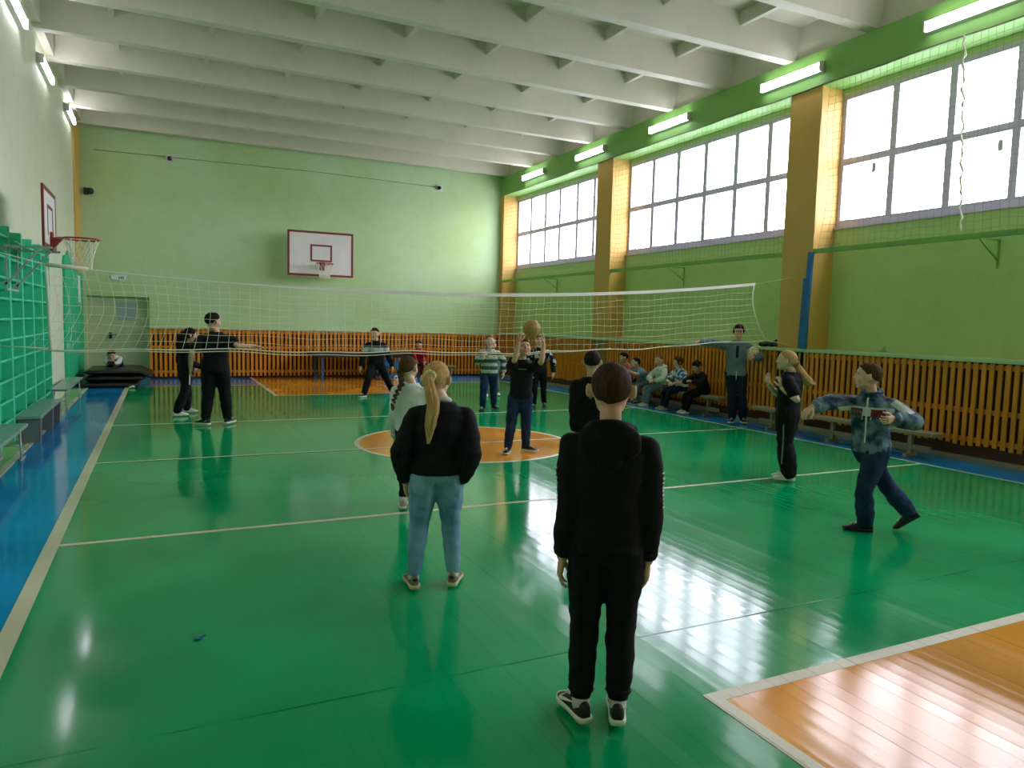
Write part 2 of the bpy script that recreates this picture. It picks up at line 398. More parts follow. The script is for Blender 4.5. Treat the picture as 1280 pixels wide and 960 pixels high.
# slatted radiator screens
def screen_right():
    t = thing('radiator_screen', (XP, 8.4, 0), 'long orange slatted radiator screen with a pale green cap along the right wall', 'radiator screen', None)
    s = MB(); y = YN + .05; i = 0
    while y < 19.7:
        s.box(XP, XP + .022, y, y + .055 + .004 * math.sin(i * 3.1), .2 + .012 * math.sin(i * 5.3), 1.25); y += .098; i += 1
    s.build('slat_panel', 'slat', t)
    MB().box(XP + .024, XP + .06, YN, 19.8, .61, .67).box(XP + .024, XP + .06, YN, 19.8, 1.17, 1.23).box(XP + .024, XP + .06, YN, 19.8, .24, .3).build('batten', 'slat', t)
    MB().box(XP + .2, XP + .3, YN, 19.8, 0, 1.25).build('dark_backing', 'brick_dark', t)
    MB().box(XP + .02, XP + .05, YN, 19.8, .06, .2).build('plinth_board', 'brick_dark', t)
    MB().box(XP - .03, XR, YN, 19.8, 1.255, 1.305).build('cap_shelf', 'cap', t, .006)
    MB().box(XP - .04, XP + .02, YN, 19.8, 0, .06).build('skirting', 'wood_base', t)
screen_right()
def screen_far():
    t = thing('radiator_screen', (4.4, 19.85, 0), 'orange slatted radiator screen across the far wall under the backboard', 'radiator screen')
    s = MB(); x = -.28; i = 0
    while x < XP - .06:
        s.box(x, x + .060, 19.83, 19.852, .05, 1.235 + .006 * math.sin(i * 2.3)); x += .107; i += 1
    s.build('slat_panel', 'slat', t)
    MB().box(-.28, XP, 19.853, 19.89, .14, .2).box(-.28, XP, 19.853, 19.89, .76, .82).box(-.28, XP, 19.853, 19.89, 1.15, 1.21).build('batten', 'slat', t)
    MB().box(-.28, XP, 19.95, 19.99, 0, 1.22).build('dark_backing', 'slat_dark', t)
    MB().box(-.28, XP, 19.82, 19.99, 1.24, 1.262).build('cap_shelf', 'cream', t)
screen_far()

# ------------------------------------------------------------------ protective nets in front of the windows
def window_net(y0, y1, label):
    s = MB(); x = XP + .015; c = .105; ny = int((y1 - y0) / c); nz = int((5.36 - 2.84) / c)
    def pt(j, i):
        u, v = i / ny, j / nz
        return (x + .05 * math.sin(PI * v) * math.sin(u * 9) + .03 * math.sin(v * 7 + u * 23),
                y0 + (y1 - y0) * u + .02 * math.sin(v * 9 + u * 31), 5.36 - (5.36 - 2.84) * v - .035 * math.sin(PI * ((u * 9) % 1)) * (1 - v * .4) * v * 2)
    for j in range(nz + 1): s.tube([pt(j, i) for i in range(0, ny + 1, 2)], .0024, 3, 0, False)
    for i in range(ny + 1): s.tube([pt(j, i) for j in range(0, nz + 1, 2)], .0024, 3, 0, False)
    o = s.build('window_net', 'string_dark', None, 0, (x, y0, 2.84))
    tag(o, label, 'net', 'protective nets over the windows')
window_net(14.66, 19.74, 'pale mesh net hung over the farthest window, next to the far corner')
window_net(8.9, 13.97, 'pale mesh net hung over the middle window between two ochre pillars')
window_net(3.2, 8.23, 'pale mesh net hung over the nearest window at the right edge')
rp = [(9.09 + .02 * math.sin(i * 2.1), 6.0 - .14 * i / 40 + .012 * math.sin(i * 1.3), 5.34 - 2.45 * i / 40) for i in range(41)]
tag(MB().tube(rp, [.006 + .012 * abs(math.sin(i * 1.9)) for i in range(41)], 6).build('hanging_rope', 'string', None, 0, (9.13, 6, 2.9)),
    'knotted pale cord hanging down over the nearest window net', 'rope')

# ------------------------------------------------------------------ fluorescent wall lamps
def lamp(loc, sgn, label, grp):
    t = thing('wall_lamp', loc, label, 'lamp', grp); x, y, z = loc
    b = MB().prism([(x, y - .62, z - .09), (x, y - .62, z + .09), (x + sgn * .06, y - .62, z + .07), (x + sgn * .06, y - .62, z - .07)], (0, 1.24, 0))
    for e in (-.62, .6): b.box(min(x, x + sgn * .11), max(x, x + sgn * .11), y + e, y + e + .02, z - .07, z + .07)
    b.build('lamp_body', 'lamp_body', t)
    for dz in (-.045, .045):
        MB().tube([(x + sgn * .085, y - .59, z + dz), (x + sgn * .085, y + .59, z + dz)], .018, 10).build('lamp_tube', 'tube', t)
    return t
g = 'fluorescent lamps along the right wall'
l0 = lamp((XP, 17.8, 5.63), -1, 'lit twin tube lamp on the green band, farthest one above the windows', g)
for y, s in ((14.9, 'lit twin tube lamp on the green band above the second pillar from the far end'), (11.95, 'lit twin tube lamp on the green band over the middle window'),
             (8.85, 'lit twin tube lamp on the green band above the big ochre pillar'), (5.95, 'lit twin tube lamp on the green band over the nearest window, cut by picture top')):
    copy_tree(l0, (XP, y, 5.63), s)
g = 'fluorescent lamps along the left wall'
l1 = lamp((XL, 17.9, 5.68), 1, 'lit tube lamp high on the left wall nearest the far corner', g)
copy_tree(l1, (XL, 14.4, 5.55), 'lit tube lamp high on the left wall, middle one of three')
copy_tree(l1, (XL, 11.7, 5.55), 'lit tube lamp high on the left wall cut by the top left corner')
for yy, sx in ((3.0, 1), (0, 1)):   # lamps of the same rows over the part of the hall behind the camera
    copy_tree(l1, (XL, yy + 5.6, 5.62), 'lit tube lamp high on the left wall, %s beyond the top left corner' % ('first' if yy else 'second'))
for yy in (3.0, .1):
    copy_tree(l0, (XP, yy, 5.63), 'lit twin tube lamp on the green band, %s beyond the right edge' % ('first' if yy > 1 else 'second'))

# ------------------------------------------------------------------ backboards
def net_basket(s, c, R, h, n=12, r=.0045):
    c = Vector(c)
    for k in range(n):
        a = 2 * PI * k / n; pa = []; pb = []
        for i in range(7):
            v = i / 6; rr = R * (1 - .45 * math.sin(v * PI / 2)); 
            for lst, sg in ((pa, 1), (pb, -1)):
                t = a + sg * v * PI / n * 3; lst.append(c + Vector((rr * math.cos(t), rr * math.sin(t), -h * v)))
        s.tube(pa, r, 4, 0, False); s.tube(pb, r, 4, 0, False)
def far_board():
    y = 19.4; x0, x1, z0, z1 = 2.92, 4.62, 2.69, 3.85
    t = thing('basketball_backboard', ((x0 + x1) / 2, YF - .3, z0), 'white basketball backboard with dark red border on the far wall', 'basketball backboard')
    MB().box(x0, x1, y, y + .03, z0, z1).build('board', 'white_board', t)
    f = MB(); w = .055
    def fr(a, b, c, d, w, gap=None):
        f.box(a, b, y - .004, y, d - w, d); f.box(a, a + w, y - .004, y, c, d - w); f.box(b - w, b, y - .004, y, c, d - w)
        if gap: f.box(a + w, gap[0], y - .004, y, c, c + w); f.box(gap[1], b - w, y - .004, y, c, c + w)
        else: f.box(a + w, b - w, y - .004, y, c, c + w)
    fr(x0, x1, z0, z1, .055, (3.72, 3.98)); fr(3.5, 4.06, 3.07, 3.51, .045)
    f.build('board_marking', 'darkred', t)
    MB().box(3.73, 3.97, y - .005, y, z0, z0 + .05).build('label_patch', 'signlit', t)
    lm = MB()
    for i in range(5): lm.box(3.77 + i * .035, 3.79 + i * .035, y - .007, y - .005, z0 + .012, z0 + .038)
    lm.build('label_print', 'sign_grey', t)
    xm = 3.80
    r = MB().ring((xm, y - .38, 3.0), .225, .011).tube([(xm - .1, y, 2.97), (xm - .14, y - .2, 2.995)], .009, 6).tube([(xm + .1, y, 2.97), (xm + .14, y - .2, 2.995)], .009, 6)
    r.box(xm - .07, xm + .07, y - .03, y, 2.84, 3.06).prism([(xm - .05, y - .03, 3.0), (xm - .05, y - .17, 3.0), (xm - .05, y - .03, 2.86)], (.1, 0, 0))
    rm = r.build('rim', 'rimred', t)
    s = MB(); net_basket(s, (xm, y - .38, 2.99), .22, .38); s.build('hoop_net', 'string', rm)
    for xx in (3.2, 4.34):
        b = MB(); b.bar((xx, y + .03, 3.6), (xx, YF - .01, 3.6), .04, .04).bar((xx, y + .03, 2.9), (xx, YF - .01, 2.9), .04, .04).bar((xx, y + .03, 2.9), (xx, YF - .01, 3.6), .03, .03)
        b.build('wall_bracket', 'steel', t)
far_board()
def left_board():
    x = -1.2; y0, y1, z0, z1 = 9.85, 10.92, 2.34, 3.05; ym = 10.4
    t = thing('basketball_backboard', (XL, ym, z0), 'worn white backboard with red hoop on a steel frame over the left wall bars', 'basketball backboard')
    MB().box(x - .018, x, y0, y1, z0, z1).build('board', 'white_board', t)
    f = MB(); e = .004
    f.box(x, x + e, y0, y1, z1 - .05, z1).box(x, x + e, y0, y1, z0, z0 + .05).box(x, x + e, y0, y0 + .05, z0 + .05, z1 - .05).box(x, x + e, y1 - .05, y1, z0 + .05, z1 - .05)
    f.box(x - .020, x + e, y0 - .004, y0, z0, z1)
    f.box(x, x + e, 10.17, 10.63, 2.82, 2.86).box(x, x + e, 10.17, 10.21, 2.5, 2.82).box(x, x + e, 10.59, 10.63, 2.5, 2.82)
    f.build('board_marking', 'darkred', t)
    r = MB().ring((x + .32, ym, 2.49), .2, .011).tube([(x, ym - .07, 2.47), (x + .12, ym - .1, 2.49)], .009, 6).tube([(x, ym + .07, 2.47), (x + .12, ym + .1, 2.49)], .009, 6)
    r.box(x, x + .03, ym - .06, ym + .06, 2.33, 2.55).prism([(x + .03, ym - .05, 2.47), (x + .12, ym - .05, 2.47), (x + .03, ym - .05, 2.36)], (0, .1, 0))
    rm = r.build('rim', 'rimred', t)
    s = MB(); net_basket(s, (x + .32, ym, 2.48), .195, .36); s.build('hoop_net', 'string', rm)
    b = MB()
    ya, yb = 10.02, 10.75
    xw = XL + .12
    for yy in (ya, yb):
        b.bar((xw, yy, 1.82), (xw, yy, 2.36), .024, .024).bar((xw, yy, 2.33), (x + .06, yy, 2.34), .026, .026).bar((xw, yy, 1.9), (x - .05, yy, 2.34), .024, .024)
    b.bar((xw, ya, 1.84), (xw, yb, 1.84), .024, .024).bar((xw, ya, 2.34), (xw, yb, 2.34), .024, .024).bar((x - .04, ya, 2.34), (x - .04, yb, 2.34), .026, .026)
    for yy in (ya, yb): b.bar((XL, yy, 1.9), (xw, yy, 1.9), .024, .024).bar((XL, yy, 2.3), (xw, yy, 2.3), .024, .024)
    b.build('support_frame', 'steel', t)
left_board()

# ------------------------------------------------------------------ wall bars, green painted panel
MB().box(XL, XL + .006, 6.0, 13.56, .1, 2.5).build('painted_panel', 'wallbar_back', bpy.data.objects['wall_left'])
def bars(loc, label):
    x, y, z = loc; t = thing('wall_bars', loc, label, 'wall bars', 'green wall bars along the left wall')
    for e in (0, .79): MB().box(x + .006, x + .13, y + e, y + e + .04, .05, 2.57).build('upright', 'wallbar_light', t, .004)
    for k in range(10):
        MB().tube([(x + .112, y + .04, .32 + k * .235), (x + .112, y + .79, .32 + k * .235)], .017, 8).build('rung', 'wallbar_light', t)
    MB().box(x + .006, x + .025, y + .04, y + .79, .1, 2.5).build('back_panel', 'wallbar_back', t)
    return t
b0 = bars((XL, 12.71, 0), 'green wall bars standing last in the row, next to the white wall strip')
for k, s in enumerate(['green wall bars second from the white wall strip, behind the grey bench', 'green wall bars third from the white wall strip', 'green wall bars behind the basket support frame',
                       'green wall bars at the left edge of the picture']):
    copy_tree(b0, (XL, 12.71 - .832 * (k + 1), 0), s)
for k in range(4, 7): copy_tree(b0, (XL, 12.71 - .832 * (k + 1), 0), 'green wall bars %s from the white wall strip, beyond the left edge' % ('fifth', 'sixth', 'seventh', 'eighth')[k - 3])
pp = [(XL, 16.4, 0.05), (XL, 19.95, .05), (XL, 19.95, 2.5), (XL, 18.75, 2.48), (XL, 18.5, 2.52), (XL, 18.2, 2.66), (XL, 17.7, 2.8), (XL, 17.2, 2.83), (XL, 16.9, 2.72), (XL, 16.5, 2.68), (XL, 16.38, 2.55), (XL, 16.45, 2.4), (XL, 16.38, 1.4)]
o = MB().prism(pp, (.04, 0, 0)).build('painted_panel', 'wallbar_back', bpy.data.objects['wall_left'])
ck = MB()
for k in range(26):
    y = 16.7 + random.random() * 2.2; z = .7 + random.random() * 1.6; pts = [(XL + .042, y, z)]
    for i in range(4): y += random.uniform(-.12, .12); z += random.uniform(-.12, .12); pts.append((XL + .042, y, z))
    ck.tube(pts, .006, 4, 0, False)
ck.build('chalk_drawing', 'chalk', bpy.data.objects['wall_left'])
tag(MB().box(XL + .04, XL + .046, 18.85, 19.3, 1.82, 2.42).build('paper_notice', 'signlit', None, 0, (XL + .04, 19.1, 1.82)), 'narrow white paper notice on the green panel beside the ochre corner strip', 'notice')

# ------------------------------------------------------------------ benches
def bench_box(loc, ln, label):
    x, y, z = loc; t = thing('bench', loc, label, 'bench')
    MB().box(x - .125, x + .125, y, y + ln, .3, .335).build('seat', 'bench_top', t, .004)
    for e in (.03, ln * .55, ln - .14):
        MB().prism([(x - .11, y + e, 0), (x + .11, y + e, 0), (x + .12, y + e, .3), (x - .12, y + e, .3)], (0, .1, 0)).build('leg', 'bench_grey', t)
    MB().box(x - .02, x + .02, y + .13, y + ln - .14, .18, .29).build('stretcher', 'bench_grey', t)
bench_box((-1.46, 10.25, .0), 2.0, 'low grey box bench with solid end panels in front of the wall bars')
def bench_leg(loc, ln, label, w=.25, top='bench_top'):
    x, y, z = loc; t = thing('bench', loc, label, 'bench')
    MB().box(x - w / 2, x + w / 2, y, y + ln, .33, .365).build('seat', top, t, .004)
    for e in (.2, ln - .2):
        l = MB().tube([(x - w * .4, y + e - .1, .01), (x - w * .3, y + e, .33)], .011, 6).tube([(x + w * .4, y + e - .1, .01), (x + w * .3, y + e, .33)], .011, 6)
        l.tube([(x - w * .4, y + e - .16, .012), (x - w * .4, y + e + .12, .012)], .011, 6).tube([(x + w * .4, y + e - .16, .012), (x + w * .4, y + e + .12, .012)], .011, 6).tube([(x - w * .35, y + e - .05, .16), (x + w * .35, y + e - .05, .16)], .009, 6)
        l.build('leg', 'steel', t)
bench_leg((-1.47, 7.55, 0), 1.85, 'grey bench on thin metal legs cut off by the left edge')
bench_leg((-1.5, 13.4, 0), 2.5, 'grey bench on thin metal legs before the green panel and mats')
def bench_gym(loc, ln, label):
    x, y, z = loc; t = thing('bench', (x, y, 0), label, 'bench', 'low benches along the right screen')
    MB().box(x - .12, x + .12, y, y + ln, .3 + z, .345 + z).build('seat', 'bench_tan', t, .005)
    MB().box(x - .02, x + .02, y + .1, y + ln - .1, .1, .16).build('stretcher', 'bench_tan', t)
    for e in (.35, ln / 2, ln - .4): MB().box(x - .03, x + .03, y + e, y + e + .05, .04, .3 + z).box(x - .12, x + .12, y + e, y + e + .05, 0, .04).build('leg', 'bench_tan', t)
bench_gym((8.77, 5.72, 0), 3.13, 'long low brown bench by the right screen, behind the running child')
bench_gym((8.98, 9.85, .03), 4.2, 'long low brown bench by the right screen carrying the seated children')

# ------------------------------------------------------------------ mats
def fmat(z0, th, x0, x1, y0, y1, seed, label, droop=0):
    s = MB(); nx, ny = 26, 14; rnd = random.Random(seed)
    def hgt(u, v):
        e = min(u, 1 - u, v, 1 - v); ed = min(1, e / .05)
        return ed, mnoise.noise(Vector((u * 4 + seed, v * 3, seed))) * .035
    vs = []
    for top in (1, 0):
        for j in range(ny + 1):
            for i in range(nx + 1):
                u, v = i / nx, j / ny; ed, nz = hgt(u, v)
                k = math.sqrt(1 - (1 - ed) ** 2)
                z = z0 + th / 2 + (th / 2 * k if top else -th / 2 * k) + (nz if top else 0) * ed - droop * max(0, u - .8) * 1.2
                vs.append((x0 + (x1 - x0) * u + .03 * mnoise.noise(Vector((v * 5, seed, 0))), y0 + (y1 - y0) * v + .04 * mnoise.noise(Vector((u * 5, seed, 3))), max(z, .004)))
    N = (nx + 1) * (ny + 1); fs = []
    for j in range(ny):
        for i in range(nx):
            a = j * (nx + 1) + i; fs.append((a, a + 1, a + nx + 2, a + nx + 1)); fs.append((N + a, N + a + nx + 1, N + a + nx + 2, N + a + 1))
    rim = [i for i in range(nx + 1)] + [j * (nx + 1) + nx for j in range(1, ny + 1)] + [ny * (nx + 1) + i for i in range(nx - 1, -1, -1)] + [j * (nx + 1) for j in range(ny - 1, 0, -1)]
    for a, b in zip(rim, rim[1:] + rim[:1]): fs.append((a, N + a, N + b, b))
    s.add(vs, fs, 0, True)
    o = s.build('gym_mat', 'mat_black', None, 0, ((x0 + x1) / 2, (y0 + y1) / 2, z0)); tag(o, label, 'mat', 'black mats piled in the corner')
fmat(0, .10, -1.72 + .08, -.48, 17.45, 19.5, 1, 'flat black gym mat, lowest of the pile by the door')
fmat(.135, .09, -1.5, -.36, 17.6, 19.6, 2, 'folded black gym mat, middle of the pile by the door')
fmat(.265, .09, -1.52, -.2, 17.72, 19.75, 3, 'rumpled black gym mat with drooping end, top of the pile', .5)

# ------------------------------------------------------------------ volleyball net
def vnet():
    y = 8.71; xa, xb = -1.05, 8.48
    t = thing('volleyball_net', (xa, y, 1.2), 'sagging white volleyball net stretched across the hall', 'net')
    def top(x): u = (x - xa) / (xb - xa); return 2.07 + .24 * u - .235 * 4 * u * (1 - u) * (1 - .12 * (u - .5))
    def bot(x): u = max(0, (x - xa) / (8.77 - xa)); return 1.22 + .22 * max(0, (u - .5) * 2) ** 1.6 - .02 * math.sin(PI * u) + .012 * math.sin(x * 2.7)
    n = 60; X = [xa + (xb - xa) * i / n for i in range(n + 1)]
    tp = MB(); vs = []; fs = []
    for i, x in enumerate(X):
        z = top(x)
        k = .28 + .72 * max(0, min(1, (x - .6) / 2.2))      # the tape lies folded towards its left end
        for dy, dz in ((-.005, .022), (.005, .022), (.005, -.022), (-.005, -.022)): vs.append((x, y + dy, z + dz * k))
    for i in range(n):
        for k in range(4): fs.append((i * 4 + k, i * 4 + (k + 1) % 4, i * 4 + 4 + (k + 1) % 4, i * 4 + 4 + k))
    fs += [(0, 1, 2, 3), (n * 4 + 3, n * 4 + 2, n * 4 + 1, n * 4)]
    tp.add(vs, fs).build('top_tape', 'tape', t)
    def P(u, v):
        x = xa + (xb - xa) * u
        sh = .10 * math.sin(v * PI * .9) - .32 * max(0, v - .45) ** 1.2 * 1.3 if u < .2 else 0
        sh *= max(0, 1 - u / .2) if u < .2 else 0
        if u > .93: sh += (u - .93) / .07 * (.29 * v ** 2 - .06 * math.sin(v * PI))
        z0, z1 = top(x) - .025, bot(x + (sh if u > .9 else 0))
        return (x + sh, y + .02 * math.sin(v * 5 + u * 20), z0 + (z1 - z0) * v + .008 * math.sin(u * 60 + v * 9))
    s = MB(); nu, nv = 88, 9
    for i in range(nu + 1): s.tube([P(i / nu, v / 8) for v in range(9)], .0019, 4, 0, False)
    for j in range(1, nv): s.tube([P(i / (nu), j / nv) for i in range(nu + 1)], .0019, 4, 0, False)
    s.build('net_mesh', 'string', t)
    c = MB().tube([P(i / nu, 1) for i in range(nu + 1)], .007, 5)
    c.tube([(p[0], p[1] + .015, p[2] - .035 * math.sin(PI * min(1, i / 60)) ** .5 if i < 60 else p[2]) for i, p in enumerate([P(k / nu, 1) for k in range(nu + 1)])], .005, 5)
    c.build('bottom_cord', 'string', t)
    MB().tube([P(1, v / 10) for v in range(11)], .010, 6).build('side_cord', 'tape', t)
    MB().tube([(xa + .02 * v / 8 - .0, y - .015, 2.07 - .86 * v / 8) for v in range(9)], .016, 8).tube([(xa, y - .02, top(xa)), (-.68, y - .02, top(-.68))], .021, 8).build('side_rod', 'rod', t)
    tc = MB().tube([(xb, y, top(xb)), (9.19, y - .12, 2.45)], .005, 5).tube([P(1, 1), (9.16, y - .1, 1.36)], .005, 5)
    tc.tube([(xa, y, top(xa)), (XL + .14, y, 2.2)], .005, 5).tube([(xa + .02, y, 1.22), (XL + .14, y, 1.25)], .005, 5)
    tc.build('tension_cord', 'string', t)
vnet()

# ------------------------------------------------------------------ small fittings
t = thing('net_post', (9.15, 8.22, 1.305), 'blue metal post standing upright against the big ochre pillar', 'post')
MB().bar((9.14, 8.28, 1.306), (9.15, 8.24, 2.82), .07, .07).build('post_tube', 'blue_paint', t)
MB().bar((9.14, 8.352, 1.32), (9.15, 8.322, 2.42), .04, .05).build('sliding_sleeve', 'blue_paint', t)
def camera_thing(loc, d, label):
    x, y, z = loc; t = thing('security_camera', loc, label, 'camera')
    MB().box(x - .085, x + .085, y - .04, y - .0, z - .085, z + .085).build('mount', 'lamp_body', t, .006)
    MB().tube([(x, y - .04, z), (x + d[0] * .15, y - .13, z - .03)], .05, 12).build('camera_body', 'black', t)
camera_thing((.22, YF, 5.41), (0, 1), 'small square black camera high on the far wall, above the door side')
camera_thing((7.24, YF, 5.42), (-.4, 1), 'small black camera high on the far wall towards the windows')
t = thing('corner_camera', (-1.5, YF, 4.44), 'small dark camera fixed in the left corner of the far wall', 'corner_camera')  # security camera on its bracket, body shaped as a flared cone
MB().tube([(-1.5, YF - .04, 4.44), (-1.47, YF - .16, 4.43)], [.03, .075], 14).build('horn', 'steel_dark', t)
MB().box(-1.62, -1.52, YF - .05, YF, 4.36, 4.52).build('mount', 'steel_dark', t)
c = MB().tube([(-1.4, YF - .01, 5.42), (1.85, YF - .01, 5.46), (3.86, YF - .01, 5.48), (7.2, YF - .01, 5.43)], .006, 6)
tag(c.build('wall_cable', 'cable', None, 0, (0, YF, 5.42)), 'thin dark cable running across the top of the far wall', 'cable')
t = thing('exit_sign', (-.93, YF, 2.4), 'small white exit sign box above the door', 'sign')
MB().box(-1.09, -.77, YF - .05, YF, 2.39, 2.51).build('sign_box', 'signlit', t, .005)
MB().box(-.93, -.90, YF - .054, YF - .05, 2.42, 2.48).box(-.89, -.86, YF - .054, YF - .05, 2.42, 2.48).box(-.85, -.82, YF - .054, YF - .05, 2.42, 2.48).build('sign_print', 'sign_grey', t)

def tt():
    x0, x1, y0, y1 = 3.42, 6.1, 18.55, 19.7
    t = thing('tennis_table', ((x0 + x1) / 2, 19.1, 0), 'dark table with blue frame in front of the far slatted screen', 'table')
    MB().box(x0, x1, y0, y1, .69, .72).build('table_top', 'table_top', t)
    MB().box(x0 + .03, x1 - .03, y0 + .03, y0 + .06, .6, .69).box(x0 + .03, x1 - .03, y1 - .06, y1 - .03, .6, .69).build('apron', 'table_top', t)
    for xx in (x0 + .25, x1 - .78, x1 - .45):
        l = MB().bar((xx, y0 + .1, 0), (xx, y0 + .1, .69), .05, .05).bar((xx, y1 - .1, 0), (xx, y1 - .1, .69), .05, .05).bar((xx, y0 + .1, .1), (xx, y1 - .1, .1), .04, .04)
        l.build('leg', 'blue_paint', t)
    MB().bar((x1 - .95, y0 + .08, .43), (x1 - .38, y0 + .08, .43), .05, .1).bar((x1 - .95, y0 + .08, .1), (x1 - .38, y0 + .08, .12), .05, .06).build('crossbar', 'blue_paint', t)
    for xx in (x1 - .5,):
        w = MB().ring((xx, y0 + .04, .06), .045, .02, 'y', 20, 8); w.build('wheel', 'lamp_body', t)
tt()
bg = MB()
for k in range(9): bg.sphere((9.33 + .03 * math.sin(k * 2), 9.0 + .33 * k / 8, 1.352 + .008 * math.sin(k * 3)), .07, .06, .04)
bg.tube([(9.3, 9.03, 1.35), (9.3, 9.0, 1.42), (9.33, 9.08, 1.37)], [.03, .022, .03], 8)
tag(bg.build('cloth_bag', 'black', None, 0, (9.33, 9.15, 1.305)), 'small black bag lying on the green cap beside the big pillar', 'bag')
tag(MB().box(.12, .155, 3.75, 3.772, .003, .010).bar((.15, 3.765, .010), (.172, 3.775, .014), .014, .008).build('plastic_scrap', 'blue_paint', None, .002, (.14, 3.76, .003)), 'tiny blue plastic scrap on the green floor', 'scrap')
tag(MB().sphere((-.59, 17.35, .035), .05, .05, .03).sphere((-.64, 17.32, .025), .03, .03, .02).build('crumpled_paper', 'line', None, 0, (-.59, 17.35, .003)), 'pale crumpled paper at the corner of the lowest mat', 'paper')

# ================================================================== people
UP = Vector((0, 0, 1))
def FW(a): a = math.radians(a); return Vector((math.sin(a), math.cos(a), 0))
def RT(a): a = math.radians(a); return Vector((math.cos(a), -math.sin(a), 0))
def lerp(a, b, t): return a + (b - a) * t
def sstep(a, b, x): t = max(0, min(1, (x - a) / (b - a))); return t * t * (3 - 2 * t)

def remesh(mb, voxel, smooth=3, wrinkle=0, wscale=9, seed=0):
    me = bpy.data.meshes.new('tmp'); me.from_pydata([tuple(v) for v in mb.v], [], mb.f)
    bm = bmesh.new(); bm.from_mesh(me); bmesh.ops.remove_doubles(bm, verts=bm.verts, dist=1e-7); bmesh.ops.recalc_face_normals(bm, faces=bm.faces); bm.to_mesh(me); bm.free()
    o = bpy.data.objects.new('tmp', me); COL.objects.link(o)
    r = o.modifiers.new('r', 'REMESH'); r.mode = 'VOXEL'; r.voxel_size = voxel
    if smooth: s = o.modifiers.new('s', 'SMOOTH'); s.factor = .5; s.iterations = smooth
    dg = bpy.context.evaluated_depsgraph_get(); out = bpy.data.meshes.new_from_object(o.evaluated_get(dg))
    bpy.data.objects.remove(o); bpy.data.meshes.remove(me)
    if wrinkle:
        sv = Vector((seed * 3.7, seed * 1.3, seed))
        nr = [v.normal.copy() for v in out.vertices]
        for v, nn in zip(out.vertices, nr):
            p = v.co + sv
            q = mnoise.noise(Vector((p.x * wscale, p.y * wscale, p.z * wscale * 1.6))) + .5 * mnoise.noise(Vector((p.x * wscale * 2.3, p.y * wscale * 2.3, p.z * wscale * 2.9)))
            v.co += nn * q * wrinkle
    return out
def join_meshes(mes):
    vs = []; fs = []
    for m in mes:
        o = len(vs); vs += [v.co[:] for v in m.vertices]; fs += [tuple(i + o for i in p.vertices) for p in m.polygons]
        bpy.data.meshes.remove(m)
    out = bpy.data.meshes.new('j'); out.from_pydata(vs, [], fs); return out
def put(name, me, mat, parent):
    off = OFF[parent.name]
    me.transform(Matrix.Translation(-off)); me.name = name
    me.materials.clear(); me.materials.append(M[mat] if isinstance(mat, str) else mat)
    me.polygons.foreach_set('use_smooth', [True] * len(me.polygons)); me.update()
    o = bpy.data.objects.new(name, me); COL.objects.link(o); o.parent = parent; OFF[o.name] = off
    return o
def loft(mb, rings, n=20):
    """rings: (centre, axis a, axis b, half a, half b)"""
    vs = []
    for c, a, b, ra, rb in rings:
        for j in range(n):
            t = 2 * PI * j / n; ct, st = math.cos(t), math.sin(t)
            e = 2 / 2.4
            vs.append(c + a * ra * math.copysign(abs(ct) ** e, ct) + b * rb * math.copysign(abs(st) ** e, st))
    k = len(rings)
    fs = [(i * n + j, i * n + (j + 1) % n, (i + 1) * n + (j + 1) % n, (i + 1) * n + j) for i in range(k - 1) for j in range(n)]
    fs += [tuple(range(n))[::-1], tuple((k - 1) * n + j for j in range(n))]
    mb.add(vs, fs, 0, True)
def limb(mb, pts, rs, n=14):
    """smooth tapering tube through joints, rounded at the joints"""
    P = [Vector(p) for p in pts]; out = []; rr = []
    for i in range(len(P) - 1):
        p0, p1, p2, p3 = P[max(i - 1, 0)], P[i], P[i + 1], P[min(i + 2, len(P) - 1)]
        for s in range(6):
            t = s / 6
            q = .5 * (2 * p1 + (p2 - p0) * t + (2 * p0 - 5 * p1 + 4 * p2 - p3) * t * t + (3 * p1 - p0 - 3 * p2 + p3) * t ** 3)
            out.append(lerp(q, lerp(p1, p2, t), .55)); rr.append(rs[i] + (rs[i + 1] - rs[i]) * t)
    out.append(P[-1]); rr.append(rs[-1])
    mb.tube(out, rr, n)
    mb.sphere(P[0], rs[0], n=12, m=8); mb.sphere(P[-1], rs[-1], n=12, m=8)
    for p, r in zip(P[1:-1], rs[1:-1]): mb.sphere(p, r * .99, n=12, m=8)
def ik(A, B, l1, l2, hint):
    d = B - A; L = d.length; mx = (l1 + l2) * .995
    if L > mx: B = A + d * (mx / L); d = B - A; L = mx
    x = (l1 * l1 - l2 * l2 + L * L) / (2 * L); hgt = math.sqrt(max(0, l1 * l1 - x * x)); u = d / L
    w = hint - A; w = w - u * w.dot(u)
    if w.length < 1e-4: w = Vector((0, -1, 0)) - u * Vector((0, -1, 0)).dot(u)
    return A + u * x + w.normalized() * hgt, B

